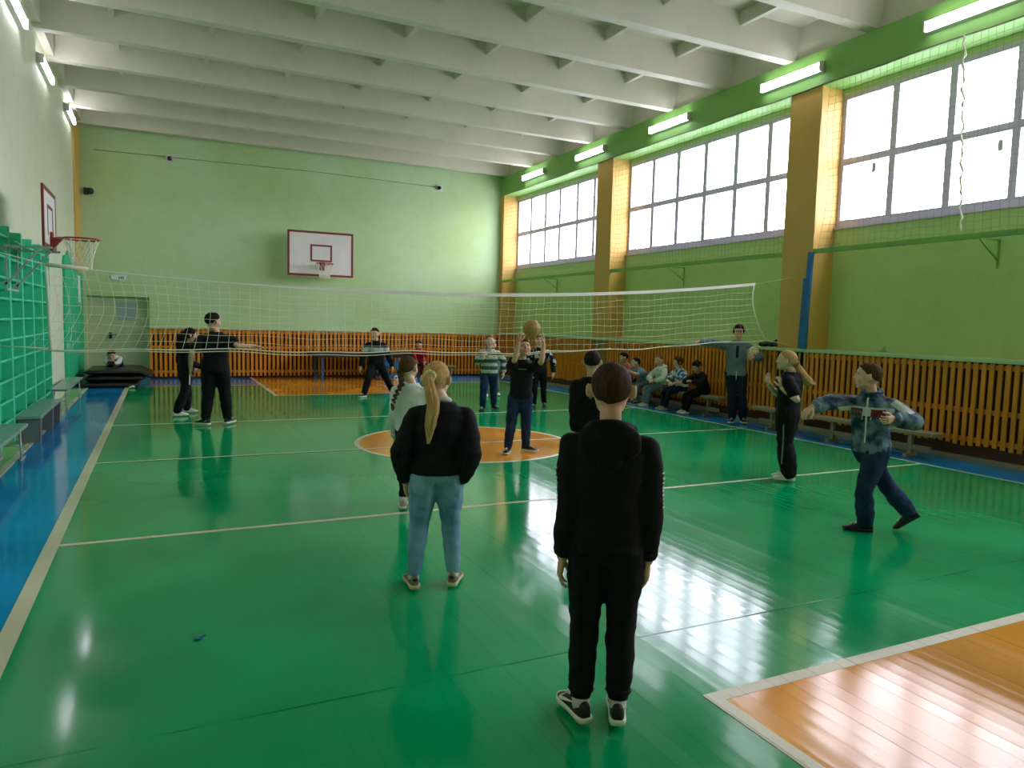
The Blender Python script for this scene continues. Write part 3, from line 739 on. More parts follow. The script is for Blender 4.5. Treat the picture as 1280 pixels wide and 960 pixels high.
def hand_mesh(wr, d, n, thumb, L, curl=22, spread=.10, fine=1.3):
    """palm, four unequal bent fingers and a thumb from the side of the palm"""
    d = d.normalized(); n = (n - d * n.dot(d)).normalized(); t = d.cross(n).normalized()
    if t.dot(thumb) < 0: t = -t
    mb = MB()
    loft(mb, [(wr - d * .06 * L, t, n, .115 * L, .095 * L), (wr + d * .1 * L, t, n, .15 * L, .10 * L), (wr + d * .3 * L, t, n, .205 * L, .095 * L), (wr + d * .46 * L, t, n, .205 * L, .08 * L), (wr + d * .52 * L, t, n, .18 * L, .06 * L)], 14)
    for k, (o, ln, r) in enumerate(((.165, .40, .045), (.056, .46, .047), (-.054, .42, .045), (-.158, .32, .039))):
        p = wr + d * (.47 - .02 * abs(k - 1)) * L + t * o * L; pts = [p]; ang = math.radians(curl * .5); dirv = d + t * (o * spread * 6)
        for s, q in ((.42, 1), (.32, 1.25), (.26, 1)):
            v = (dirv * math.cos(ang) + n * math.sin(ang)).normalized(); p = p + v * ln * L * s; pts.append(p); ang += math.radians(curl) * q
        mb.tube(pts, [r * L, r * L * .98, r * L * .9, r * L * .7], 8); mb.sphere(pts[-1], r * L * .72, n=8, m=6); mb.sphere(pts[1], r * L * 1.02, n=8, m=6); mb.sphere(pts[2], r * L * .95, n=8, m=6)
    p = wr + d * .14 * L + t * .13 * L; pts = [p]; v1 = (d * .62 + t * .7 + n * .35).normalized(); v2 = (d * .85 + t * .3 + n * .4).normalized()
    pts += [p + v1 * .22 * L, p + v1 * .22 * L + v2 * .17 * L, p + v1 * .22 * L + v2 * .30 * L]
    mb.tube(pts, [.085 * L, .068 * L, .06 * L, .045 * L], 8); mb.sphere(pts[-1], .047 * L, n=8, m=6); mb.sphere(pts[1], .07 * L, n=8, m=6)
    return remesh(mb, .026 * L / fine, 1)

def cloth(name, c, c2=None, kind='plain', rough=.85, bs=.35, **kw):
    m = NT(name); co = m.coords()
    n1 = m.noise(co, 7, 5, .6); n2 = m.noise(co, 260, 2)
    b = lin(c); lo = tuple(v * .8 for v in b[:3]) + (1,); hi = tuple(min(1, v * 1.2) for v in b[:3]) + (1,)
    col = m.ramp(n1, [(.3, lo), (.7, hi)])
    sp = m.n('ShaderNodeSeparateXYZ'); m.l(co, sp.inputs[0]); z = sp.outputs[2]
    def band(z0, z1, soft=.004):
        a = m.n('ShaderNodeMapRange'); m.l(z, a.inputs[0]); a.inputs[1].default_value = z0 - soft; a.inputs[2].default_value = z0 + soft
        d = m.n('ShaderNodeMapRange'); m.l(z, d.inputs[0]); d.inputs[1].default_value = z1 - soft; d.inputs[2].default_value = z1 + soft
        return m.math('MULTIPLY', a.outputs[0], m.math('SUBTRACT', 1, d.outputs[0]))
    if kind == 'denim':
        n3 = m.noise(m.coords((1, 1, .25)), 14, 4); n4 = m.noise(co, 3.2, 3)
        col = m.mix(m.math('MULTIPLY', m.ramp(m.math('ADD', m.math('MULTIPLY', n3, .5), m.math('MULTIPLY', n4, .5)), [(.4, (0, 0, 0, 1)), (.62, (1, 1, 1, 1))]), .75), c, c2)
    if kind == 'tiedye':
        n3 = m.noise(co, 9, 3, .5); col = m.mix(m.ramp(n3, [(.42, (0, 0, 0, 1)), (.6, (1, 1, 1, 1))]), c, c2)
    if kind == 'stripes':
        w = m.math('FRACT', m.math('DIVIDE', z, kw['step'])); st = m.ramp(w, [(.5, (0, 0, 0, 1)), (.54, (1, 1, 1, 1))])
        n3 = m.n('ShaderNodeTexWave', wave_type='BANDS', bands_direction='Z'); 
        ck = m.n('ShaderNodeTexChecker'); ck.inputs['Scale'].default_value = kw.get('ck', 22); m.l(co, ck.inputs[0])
        col = m.mix(m.math('MULTIPLY', st, m.math('ADD', .62, m.math('MULTIPLY', ck.outputs[1], .38))), c, c2)
    if kind == 'knit':
        ck = m.n('ShaderNodeTexVoronoi', distance='CHEBYCHEV'); ck.inputs['Scale'].default_value = kw.get('ck', 14); m.l(co, ck.inputs['Vector'])
        pat = m.ramp(ck.outputs['Distance'], [(.32, (1, 1, 1, 1)), (.36, (0, 0, 0, 1))])
        col = m.mix(m.math('MULTIPLY', pat, band(kw['z0'], kw['z1'])), c, c2)
    if kind == 'band': col = m.mix(band(kw['z0'], kw['z1']), c, c2)
    if kind == 'print':
        ck = m.noise(co, kw.get('ck', 13), 1, .4); col = m.mix(m.math('MULTIPLY', m.ramp(ck, [(.5, (0, 0, 0, 1)), (.53, (1, 1, 1, 1))]), band(kw['z0'], kw['z1'])), c, c2)
    m.l(col, m.b.inputs['Base Color']); m.b.inputs['Roughness'].default_value = rough
    m.b.inputs['Specular IOR Level'].default_value = .25
    m.bump(m.math('ADD', m.math('MULTIPLY', n2, .25), m.noise(co, 28, 4)), bs, .006)
    return m.m
def hairmat(name, c, c2):
    m = NT(name); n1 = m.noise(m.coords((30, 30, 3)), 2.5, 5, .65)
    m.l(m.ramp(n1, [(.3, c), (.7, c2)]), m.b.inputs['Base Color']); m.b.inputs['Roughness'].default_value = .75; m.b.inputs['Specular IOR Level'].default_value = .12; m.bump(n1, .5, .006); return m.m
def skinmat(name, c):
    m = NT(name); n1 = m.noise(m.coords(), 9, 3); b = lin(c)
    m.l(m.ramp(n1, [(.3, tuple(v * .9 for v in b[:3]) + (1,)), (.7, tuple(min(1, v * 1.06) for v in b[:3]) + (1,))]), m.b.inputs['Base Color'])
    m.b.inputs['Roughness'].default_value = .55; m.b.inputs['Subsurface Weight'].default_value = .12; m.b.inputs['Subsurface Radius'].default_value = (.012, .005, .003); m.b.inputs['Subsurface Scale'].default_value = .4
    return m.m
M['skin'] = skinmat('fair_skin', '#D2A284'); M['skin_pale'] = skinmat('pale_skin', '#DBB298'); M['lip'] = skinmat('lips', '#B4685C')
M['eye_white'] = paint('eye_white', '#DAD6CF', .25, .02, bump=0); M['iris'] = paint('dark_iris', '#2A1D15', .2, .1, bump=0)
M['hair_brown'] = hairmat('brown_hair', '#3A2415', '#5E4229'); M['hair_dark'] = hairmat('dark_hair', '#14100D', '#2A201A')
M['hair_blond'] = hairmat('blond_hair', '#9A7443', '#D2AC74'); M['hair_lightbrown'] = hairmat('light_brown_hair', '#6A4E33', '#8E6E4C')
M['hair_buzz'] = hairmat('cropped_brown_hair', '#2B1B12', '#4A3322'); M['hair_red'] = hairmat('dark_auburn_hair', '#2A1210', '#4A211B')
M['blk'] = cloth('black_jersey', '#0B0C0E'); M['blk2'] = cloth('black_cotton', '#101115', bs=.45); M['blk_pants'] = cloth('black_trousers', '#0C0C0E', bs=.5)
M['white_cloth'] = cloth('white_cotton', '#C9CEC8'); M['white_hoodie'] = cloth('white_fleece', '#C4CDC0')
M['jeans_light'] = cloth('light_blue_denim', '#4F81A3', '#96B8CB', 'denim'); M['jeans_dark'] = cloth('dark_blue_denim', '#14233F', '#2A4168', 'denim')
M['jeans_grey'] = cloth('grey_blue_denim', '#5A6F72', '#7E9394', 'denim'); M['navy'] = cloth('navy_trousers', '#121C2E')
M['greytee'] = cloth('grey_blue_cotton', '#6F8694'); M['red_cloth'] = cloth('red_cotton', '#A81420'); M['red_dark'] = cloth('dark_red_cotton', '#5A1018')
M['cardigan'] = cloth('grey_green_cardigan', '#66767C'); M['teal'] = cloth('teal_trousers', '#0E4C6C')
M['shoe_white'] = paint('white_shoe', '#DADCD8', .5, .05, 20); M['shoe_black'] = paint('black_shoe', '#101013', .55, .2, 20); M['sole_white'] = paint('white_rubber_sole', '#D8DCCB', .55, .05, 20)
M['sole_black'] = paint('black_rubber_sole', '#0E0E10', .6, .1); M['sock'] = cloth('white_sock', '#C6C6BE'); M['shoe_beige'] = paint('beige_suede_shoe', '#A39578', .8, .15, 14)
M['shoe_tan'] = paint('tan_pink_suede', '#A5735A', .75, .15, 14); M['sole_cream'] = paint('cream_rubber_sole', '#CDBE92', .6, .08, 14); M['shoe_olive'] = paint('olive_grey_mesh', '#6E6C55', .8, .12, 20)
M['scrunchie'] = cloth('pale_yellow_scrunchie', '#D6CE9A'); M['pink_band'] = cloth('pink_hair_band', '#B2605A'); M['print_white'] = paint('white_textile_print', '#CFD4D2', .8, .05); M['print_red'] = paint('dark_red_textile_print', '#6E1A28', .8, .2, 9)

def shoe(root, ank, yaw, L, mats, pitch=0, sock='sock', ah=.06, swoosh=0, style=''):
    """trainer: shaped upper, thick sole, sock; ank = ankle joint, pitch > 0 points the toe down"""
    f, r = FW(yaw), RT(yaw)
    up_m, sole_m = mats
    rot = Matrix.Rotation(math.radians(-pitch), 3, r)
    def T(x, y, z):
        return ank + rot @ (r * x + f * (y + .25 * L) + UP * (z + .004 - ah))
    hw = [(-.5, .10), (-.47, .125), (-.38, .145), (-.2, .14), (0, .145), (.15, .17), (.28, .178), (.38, .155), (.45, .11), (.49, .05)]
    hw = [(y * L, w * L) for y, w in hw]
    st = .105 * L
    so = MB(); n = len(hw); vs = []
    for z, k in ((0, .94), (st * .5, 1.06), (st, 1.0)):
        for y, w in hw: vs.append(T(w * k, y * (1 + .02 * (k - 1)), z + (.012 if y > .42 * L and z == 0 else 0)))
        for y, w in hw[::-1]: vs.append(T(-w * k, y, z + (.012 if y > .42 * L and z == 0 else 0)))
    m = 2 * n
    fs = [tuple(range(m))[::-1], tuple(range(2 * m, 3 * m))] + [(k * m + i, k * m + (i + 1) % m, (k + 1) * m + (i + 1) % m, (k + 1) * m + i) for k in (0, 1) for i in range(m)]
    so.add(vs, fs, 0, True)
    prof = [(-.495, .28, .05), (-.48, .335, .085), (-.42, .36, .11), (-.30, .345, .125), (-.16, .325, .13), (-.02, .29, .135), (.12, .235, .15), (.26, .185, .165), (.37, .15, .145), (.45, .115, .09), (.485, .10, .03)]
    def half(y, z):
        ys = [p[0] * L for p in prof]; i = max(0, min(len(prof) - 2, sum(1 for q in ys if q <= y) - 1)); t = (y - ys[i]) / (ys[i + 1] - ys[i])
        H = (prof[i][1] + (prof[i + 1][1] - prof[i][1]) * t) * L; w = (prof[i][2] + (prof[i + 1][2] - prof[i][2]) * t) * L
        u = max(0, min(1, (z - st * .8) / max(1e-5, H - st * .8))); return w * (1 - u ** 2.6 * .55)
    up = MB(); vs = []; k = 13
    for y, H, w in prof:
        for j in range(k):
            t = PI * j / (k - 1); c = math.cos(t); s = math.sin(t)
            vs.append(T(math.copysign(abs(c) ** .8, c) * w * L, y * L, st * .8 + (H * L - st * .8) * s ** .75))
    fs = [(i * k + j, (i + 1) * k + j, (i + 1) * k + j + 1, i * k + j + 1) for i in range(len(prof) - 1) for j in range(k - 1)]
    fs += [tuple(range(k)), tuple((len(prof) - 1) * k + j for j in range(k))[::-1]] + [(i * k, i * k + k - 1, (i + 1) * k + k - 1, (i + 1) * k) for i in range(len(prof) - 1)]
    up.add(vs, fs, 0, True)
    o = up.build('shoe', up_m, root)
    so.build('sole', sole_m, o)
    lc = MB()
    for i in range(4):
        y = (.0 + .07 * i) * L; H = .295 * L - i * .024 * L
        lc.tube([T(-.06 * L, y, H - .012 * L), T(0, y + .01 * L, H + .008), T(.06 * L, y, H - .012 * L)], .0035, 5)
    lc.build('laces', 'sole_white' if 'black' in up_m else 'sole_cream', o)
    if style == 'retro':
        hp = MB()
        for sg in (1, -1):
            for (y0, y1, z0, z1) in ((-.30, -.08, .13, .24), (.16, .34, .11, .16)):
                vs = []
                for i in range(6):
                    y = (y0 + (y1 - y0) * i / 5) * L
                    for z in (z0 * L, z1 * L): vs.append(T(sg * (half(y, z) + .003), y, z))
                hp.add(vs, [(2 * i, 2 * i + 1, 2 * i + 3, 2 * i + 2) for i in range(5)], 0, True)
        hp.build('side_panel', 'shoe_tan', o)
        MB().sphere(T(0, -.475 * L, .25 * L), .075 * L, .04 * L, .05 * L, rot=Matrix.Rotation(math.radians(-yaw), 3, 'Z')).build('heel_tab', 'shoe_black', o)
    if swoosh:
        for sg in (1, -1):
            sw = MB(); vs = []; N = 14
            for i in range(N + 1):
                t = i / N
                # long tail rising to the heel, thick hook near the toe
                y = (.24 - .52 * t) * L; zc = (.135 + .02 * math.sin(t * 3) * (1 - t) + .15 * t ** 1.3) * L
                th = .055 * L * (1 - t) ** 1.1 * min(1, .35 + t * 6) + .002
                for z in (zc - th * .5, zc + th * .55): vs.append(T(sg * (half(y, z) + .0025), y, z))
            sw.add(vs, [(2 * i, 2 * i + 1, 2 * i + 3, 2 * i + 2) for i in range(N)], 0, True)
            vs = []; 
            for i in range(9):
                t = i / 8; y = (.24 + .035 * math.sin(t * PI) - .07 * t) * L; z = (.12 + .105 * t) * L; w = .022 * L * (1 - t) + .003
                for q in (-w, w): vs.append(T(sg * (half(y + q, z) + .0027), y + q, z))
            sw.add(vs, [(2 * i, 2 * i + 1, 2 * i + 3, 2 * i + 2) for i in range(8)], 0, True)
            sw.build('side_mark', 'sole_white', o)
    if sock:
        a = T(0, -.30 * L, .20 * L)
        MB().tube([a, lerp(a, ank, .6), ank + UP * .035], [.15 * L, .15 * L, .155 * L], 14).build('sock', sock, root)
    return o

def person(d, label, top='blk', bottom='blk_pants', hair='hair_brown', style='short', shoes=('shoe_black', 'sole_white'), skin='skin', sleeve='long',
           ease=.012, bease=.010, hem=-.03, group=None, vox=.012, extra=None, tname='sweater', bname='trousers', curl=22, build=1.0, adult=False, sitting=False, hl=None, hr_=None, swoosh=0, sstyle='', sock='sock', cuff=True, face=True, cufft=.06, thigh=1.0, cat='person', collar=None, flare=1.0, wr_amp=.008):
    h = d['h']; P = Vector(d['P'])
    if not d.get('abs'):          # facing angles are given against the line of sight to the person: 0 = back turned
        th0 = math.degrees(math.atan2(P.x, P.y)); d = dict(d)
        for k_ in ('a', 'sa', 'hy', 'fl', 'fr'):
            if k_ in d: d[k_] += th0
    a = d['a']; sa = d.get('sa', a)
    V = lambda k, df=None: Vector(d[k]) if k in d else df
    root = thing('person', P, label, cat, group)
    F, R = FW(a), RT(a)
    hh = (.138 if adult else .158) * h
    gl, gr = V('gl', P - R * .06 * h), V('gr', P + R * .06 * h)
    ah = .05 * h; FL = (.152 if adult else .158) * h
    fl, fr = d.get('fl', a), d.get('fr', a)
    al = V('al', gl - FW(fl) * FL * .27 + UP * ah) ; ar = V('ar', gr - FW(fr) * FL * .27 + UP * ah)
    l1, l2 = .245 * h, .232 * h
    pel = V('pel', P + UP * .5 * h)
    if not sitting and not d.get('fixpel'):
        mid = (al + ar) / 2; hz = []
        for an, s in ((al, -1), (ar, 1)):
            dx = Vector((pel.x - an.x, pel.y - an.y, 0)) + R * s * .05 * h; hz.append(an.z + math.sqrt(max(.02, ((l1 + l2) * .99) ** 2 - dx.length_squared)))
        pel = Vector((pel.x, pel.y, min(hz) + .012 * h))
    nk = V('nk', pel + UP * .315 * h)
    sl = (nk - pel).length; want = .318 * h
    if not sitting: nk = pel + (nk - pel).normalized() * (want if sl > .9 * want else .93 * want)
    spine = (nk - pel).normalized()
    Fs, Rs = FW(sa), RT(sa)
    if 'Fv' in d: F = Fs = Vector(d['Fv']); R = Rs = Vector(d['Rv'])
    Fs = (Fs - spine * Fs.dot(spine)).normalized()
    SH = .103 * h * build
    sL, sR = nk - Rs * SH - spine * .052 * h, nk + Rs * SH - spine * .052 * h
    hL, hR = pel - R * .052 * h, pel + R * .052 * h
    kl, al = ik(hL, al, l1, l2, V('kl', (hL + al) / 2 + F * .2)); kr, ar = ik(hR, ar, l1, l2, V('kr', (hR + ar) / 2 + F * .2))
    u1, u2 = .168 * h, .15 * h
    wl, wr = V('wl', pel - R * .15 * h), V('wr', pel + R * .15 * h)
    el, wl = ik(sL, wl, u1, u2, V('el', (sL + wl) / 2 - F * .2 - R * .05)); er, wr = ik(sR, wr, u1, u2, V('er', (sR + wr) / 2 - F * .2 + R * .05))
    hy, hp = d.get('hy', a), d.get('hp', 0)
    hf, hrt = FW(hy), RT(hy)
    hu = UP
    q = Quaternion(hrt, math.radians(hp)); hf = q @ hf; hu = q @ UP
    if d.get('roll'):
        q = Quaternion(hf, math.radians(d['roll'])); hrt = q @ hrt; hu = q @ hu
    hd = V('hd', nk + UP * .085 * h)
    if not d.get('fixhead'):
        dv = hd - (nk + UP * .02 * h); hd = nk + UP * .02 * h + dv.normalized() * (.60 * hh)
    H3 = lambda x, y, z: hd + (hrt * x + hf * y + hu * z) * hh
    HR = Matrix((hrt, hf, hu)).transposed()
    b = build
    # ---- continuous skin body
    mb = MB()
    rings = lambda e, tm, k=1: [(lerp(pel, nk, t) if t >= 0 else pel + spine * t * .318 * h, (lerp(R, Rs, max(0, min(1, t)))).normalized(), (lerp(F, Fs, max(0, min(1, t)))).normalized(), w * h * b * k + e, dd * h * b * k + e) for t, w, dd in tm]
    TB = [(-.12, .07, .05), (0, .086, .06), (.3, .075, .052), (.65, .088, .06), (.86, .088, .052), (.97, .06, .04), (1.03, .034, .034)]
    loft(mb, rings(-.004, TB))
    limb(mb, [nk - spine * .03 * h, nk + spine * .02 * h, H3(0, -.1, -.25)], [.036 * h, .031 * h, .030 * h])
    for s, e, w in ((sL, el, wl), (sR, er, wr)):
        limb(mb, [nk - spine * .04 * h, s, e, w], [.030 * h, .031 * h, .0245 * h, .018 * h]); f0 = lerp(e, w, .3); mb.sphere(f0, .026 * h, n=12, m=8)
    for s, k, an in ((hL, kl, al), (hR, kr, ar)):
        limb(mb, [s, k, an], [.050 * h, .030 * h, .022 * h]); mb.sphere(lerp(k, an, .28) - F * .004 * h, .030 * h, n=12, m=8)
    # head
    E = lambda x, y, z, rx, ry, rz: mb.sphere(H3(x, y, z), rx * hh, ry * hh, rz * hh, 18, 12, rot=HR)
    E(0, -.03, .09, .355, .44, .405); E(0, .10, -.17, .285, .29, .31); E(0, .25, -.40, .12, .12, .09)
    for s in (-1, 1):
        E(s * .16, .22, -.12, .16, .16, .16); E(s * .365, -.03, -.05, .035, .085, .13); E(s * .405, -.09, .0, .05, .05, .13); E(s * .16, .12, -.3, .09, .16, .11); E(s * .145, .33, .10, .12, .06, .05)
    E(0, .385, -.04, .045, .07, .11); E(0, .435, -.12, .06, .07, .055); E(0, .345, -.27, .12, .07, .06)
    mes = [remesh(mb, min(vox * .62, .0075), 2)]
    # hands
    for key, wv, ev, side, hint in (('l', wl, el, -1, d.get('hl')), ('r', wr, er, 1, d.get('hr'))):
        dv = (wv - ev).normalized(); n = Rs * (-side); th = Fs
        cu = curl
        if hint:
            dv = Vector(hint[0]).normalized(); n = Vector(hint[1]); th = Vector(hint[2])
            if len(hint) > 3: cu = hint[3]
        if abs(n.normalized().dot(dv)) > .9: n = -UP if abs(dv.z) < .7 else Fs
        mes.append(hand_mesh(wv, dv, n, th, .112 * h, cu))
    body = put('body', join_meshes(mes), skin, root)
    # ---- trousers
    tb = MB(); e = bease
    loft(tb, rings(e, [(-.17, .055, .045), (-.10, .08, .06), (-.03, .088, .063), (.06, .080, .056), (.14, .074, .050)]))
    for s, k, an, side in ((hL, kl, al, -1), (hR, kr, ar, 1)):
        lo = lerp(an, k, cufft)
        limb(tb, [s - UP * .01, lerp(s, k, .5), k, lerp(k, an, .45), lo], [.056 * h * b * thigh + e, .047 * h * b * thigh + e, .036 * h * b + e * 1.1, .035 * h * b * flare + e, .028 * h * flare + e])
    bo = put(bname, remesh(tb, vox, 3, wr_amp, 11, h * 10 + a), bottom, root)
    # ---- top
    sb = MB(); e = ease
    hm = hem
    loft(sb, rings(e, [(hm, .094, .068), (hm + .1, .094, .067), (.3, .086, .061), (.65, .094, .066), (.82, .094, .06), (.90, .082, .052), (.97, .058, .046), (1.05, .034 + e / h * .2, .036)]))
    for s, ee, w in ((sL, el, wl), (sR, er, wr)):
        s0 = nk - spine * .05 * h
        if sleeve == 'long':
            cf = lerp(w, ee, .13)
            limb(sb, [s0, s, ee, lerp(ee, w, .6), cf], [.035 * h, .034 * h + e * .7, .027 * h + e, .025 * h + e, .020 * h + e * .5])
        else:
            limb(sb, [s0, s, lerp(s, ee, .62)], [.035 * h, .035 * h + e * .8, .034 * h + e * 1.2])
    to = put(tname, remesh(sb, vox, 3, wr_amp, 9, h * 7 + a + 3), top, root)
    if cuff and sleeve == 'long':
        for ee, w in ((el, wl), (er, wr)):
            c1 = lerp(w, ee, .22); c2 = lerp(w, ee, .05)
            MB().tube([c1, lerp(c1, c2, .5), c2], [.024 * h + e * .55, .0245 * h + e * .5, .021 * h + e * .4], 16).build('cuff', top, root)
    # ---- shoes
    ssp = shoes
    shoe(root, al, fl, FL * 1.06, ssp, d.get('fpl', 0), sock, ah, swoosh, sstyle)
    shoe(root, ar, fr, FL * 1.06, ssp, d.get('fpr', 0), sock, ah, swoosh, sstyle)
    # ---- face
    if face:
        for s in (-1, 1):
            ey = MB().sphere(H3(s * .15, .372, .03), .062 * hh, .04 * hh, .036 * hh, 12, 8, rot=HR).build('eye', 'eye_white', root)
            MB().sphere(H3(s * .15, .405, .03), .03 * hh, .012 * hh, .03 * hh, 10, 6, rot=HR).build('iris', 'iris', ey)
            MB().tube([H3(s * .07, .40, .105), H3(s * .15, .395, .125), H3(s * .235, .345, .10)], [.012 * hh, .016 * hh, .008 * hh], 6).build('eyebrow', hair, root)
        MB().tube([H3(-.10, .375, -.27), H3(-.04, .41, -.262), H3(0, .415, -.268), H3(.04, .41, -.262), H3(.10, .375, -.27)], [.01 * hh, .022 * hh, .022 * hh, .022 * hh, .01 * hh], 8).build('mouth', 'lip', root)
    # ---- hair
    hb = MB(); n, m = 64, 40; vs = []
    thick = {'buzz': .03, 'short': .085, 'crop': .06, 'pulled': .055, 'bob': .2, 'curly': .17, 'long': .10}[style]
    for i in range(m + 1):
        ph = PI * i / m
        for j in range(n):
            tt_ = 2 * PI * j / n
            x, y, z = math.sin(ph) * math.sin(tt_), math.sin(ph) * math.cos(tt_), math.cos(ph)
            az = abs(math.degrees(math.atan2(x, y)))
            tab = {'buzz': [(0, .62), (40, .50), (62, .28), (82, -.02), (98, -.18), (120, -.60), (180, -.80)],
                   'crop': [(0, .58), (40, .48), (62, .25), (80, .0), (98, -.15), (120, -.5), (180, -.62)],
                   'short': [(0, .50), (40, .42), (62, .2), (80, -.05), (98, -.15), (120, -.55), (180, -.70)],
                   'pulled': [(0, .60), (40, .5), (65, .25), (85, -.0), (100, -.2), (125, -.5), (180, -.66)],
                   'bob': [(0, .42), (35, .38), (55, .1), (70, -.75), (180, -1.0)], 'curly': [(0, .40), (40, .3), (62, -.1), (80, -.45), (180, -.85)],
                   'long': [(0, .55), (35, .45), (55, .1), (75, -.8), (180, -1.0)]}[style]
            th = tab[-1][1]
            for (a0, t0), (a1, t1) in zip(tab, tab[1:]):
                if a0 <= az <= a1: th = t0 + (t1 - t0) * (az - a0) / (a1 - a0); break
            th += .05 * mnoise.noise(Vector((az * .09, x * 6, h * 9)))
            k = sstep(-.05, .07, z - th)
            nz = mnoise.noise(Vector((x * 5 + h * 30, y * 5, z * 5))) * (.05 if style == 'curly' else .018) + mnoise.noise(Vector((x * 14, y * 14, z * (4 if style != 'curly' else 14)))) * (.03 if style == 'curly' else .012)
            f = 1.0 + (thick * (.3 + .7 * sstep(th, th + .55, z)) + nz) * k - .10 * (1 - k)
            if style in ('short', 'crop') and y > .2 and z > .3: f += .05 * k * (thick / .08)
            vs.append(H3(0, -.03, .09) + (hrt * x * .355 + hf * y * .44 + hu * z * .405) * hh * f)
    fs = [(i * n + j, (i + 1) * n + j, (i + 1) * n + (j + 1) % n, i * n + (j + 1) % n) for i in range(m) for j in range(n)]
    hb.add(vs, fs, 0, True); ho = hb.build('hair', hair, root)
    ctx = dict(root=root, h=h, hh=hh, H3=H3, hf=hf, hrt=hrt, hu=hu, nk=nk, pel=pel, F=F, R=R, Fs=Fs, Rs=Rs, sL=sL, sR=sR, el=el, er=er, wl=wl, wr=wr, kl=kl, kr=kr, al=al, ar=ar, spine=spine, hair=ho, top=to, body=body, hairm=hair, rings=rings, topm=top)
    if extra: extra(ctx)
    return root

def strands(name, pts, rs, mat, parent, k=9, seed=1, tw=.6):
    """a tail of hair: a bundle of tapering strands around one path"""
    rnd = random.Random(seed); mb = MB(); pts = [Vector(p) for p in pts]
    P_ = []
    for i in range(len(pts) - 1):
        p0, p1, p2, p3 = pts[max(i - 1, 0)], pts[i], pts[i + 1], pts[min(i + 2, len(pts) - 1)]
        for s in range(5):
            t = s / 5; P_.append(.5 * (2 * p1 + (p2 - p0) * t + (2 * p0 - 5 * p1 + 4 * p2 - p3) * t * t + (3 * p1 - p0 - 3 * p2 + p3) * t ** 3))
    P_.append(pts[-1]); N = len(P_)
    R_ = [rs[min(int(i / (N - 1) * (len(rs) - 1)), len(rs) - 2)] * (1 - ((i / (N - 1) * (len(rs) - 1)) % 1 if i < N - 1 else 1)) + rs[min(int(i / (N - 1) * (len(rs) - 1)), len(rs) - 2) + 1] * ((i / (N - 1) * (len(rs) - 1)) % 1 if i < N - 1 else 1) for i in range(N)]
    d0 = (pts[-1] - pts[0]).normalized(); a = d0.cross(Vector((.3, .9, .2))).normalized(); b = d0.cross(a)
    mb.tube(P_, [r * .8 for r in R_], 10)
    for q in range(k):
        ang = 2 * PI * q / k; off = rnd.uniform(.45, .75); ph = rnd.uniform(-tw, tw); cut = N - rnd.randint(0, max(1, N // 7))
        mb.tube([p + (a * math.cos(ang + ph * i / N) + b * math.sin(ang + ph * i / N)) * R_[i] * off for i, p in enumerate(P_[:cut])], [r * rnd.uniform(.42, .55) * (1 - .7 * max(0, (i / cut - .8) / .2)) for i, r in enumerate(R_[:cut])], 7)
    return mb.build(name, mat, parent)

from mathutils.bvhtree import BVHTree
def decal(obj, root, name, mat, c, out, up, rects, lift=.003, sub=6):
    """thin printed patch lying on the cloth: every corner is laid onto the surface along 'out'"""
    off = OFF[root.name]; me = obj.data; out = Vector(out).normalized(); up = (Vector(up) - out * Vector(up).dot(out)).normalized(); rt = up.cross(out)
    bv = BVHTree.FromPolygons([v.co + off for v in me.vertices], [tuple(p.vertices) for p in me.polygons]); mb = MB(); c = Vector(c)
    for rc in rects:
        x0, x1, y0, y1 = rc[:4]; sh = rc[4] if len(rc) > 4 else 0
        nx = max(1, int(abs(x1 - x0) / .012)); ny = max(1, int(abs(y1 - y0) / .012)); vs = []; ok = []
        for j in range(ny + 1):
            for i in range(nx + 1):
                x = x0 + (x1 - x0) * i / nx; p = c + rt * x + up * (y0 + (y1 - y0) * j / ny + sh * x) + out * .5
                hit = bv.ray_cast(p, -out, 1.0)
                if hit[0] is None: vs.append(p); ok.append(False)
                else: vs.append(hit[0] + out * lift * .5 + hit[1] * lift); ok.append((hit[0] - p).length < .62)
        fs = []
        for j in range(ny):
            for i in range(nx):
                q = (j * (nx + 1) + i, j * (nx + 1) + i + 1, (j + 1) * (nx + 1) + i + 1, (j + 1) * (nx + 1) + i)
                if all(ok[k] for k in q) and max((vs[q[0]] - vs[k]).length for k in q) < .05: fs.append(q)
        mb.add(vs, fs, 0, True)
    if mb.f:
        o = mb.build(name, mat, root)
        bm = bmesh.new(); bm.from_mesh(o.data); bmesh.ops.delete(bm, geom=[v for v in bm.verts if not v.link_faces], context='VERTS'); bm.to_mesh(o.data); bm.free()
        return o
def hood(c, w=1.0):
    mb = MB(); h, nk, Fs, Rs, sp = c['h'], c['nk'], c['Fs'], c['Rs'], c['spine']; pts = []
    for i in range(25):
        t = 2 * PI * i / 24; pts.append(nk + Rs * math.sin(t) * .062 * h + Fs * (math.cos(t) * .058 * h - .004 * h) + UP * (.0 * h - .026 * h * math.cos(t)))
    mb.tube(pts, .017 * h, 10, caps=False)
    for x, z, r in ((0, -.035, .05), (-.045, -.02, .042), (.045, -.02, .042), (0, -.07, .036)):
        mb.sphere(nk - Fs * (.062 + .008) * h + Rs * x * h + UP * z * h, r * h, r * h * .62, r * h * 1.1, rot=Matrix((Rs, Fs, UP)).transposed())
    put('hood', remesh(mb, .009, 3, .006, 13, h), c['topm'], c['root'])
def collar(c, mat, r=.042, dz=.03, t=.010):
    h, nk, Fs, Rs = c['h'], c['nk'], c['Fs'], c['Rs']
    pts = [nk + Rs * math.sin(2 * PI * i / 20) * r * h + Fs * math.cos(2 * PI * i / 20) * r * h + UP * (dz - .012 * math.cos(2 * PI * i / 20)) * h for i in range(21)]
    MB().tube(pts, t * h, 8, caps=False).build('collar', mat, c['root'])
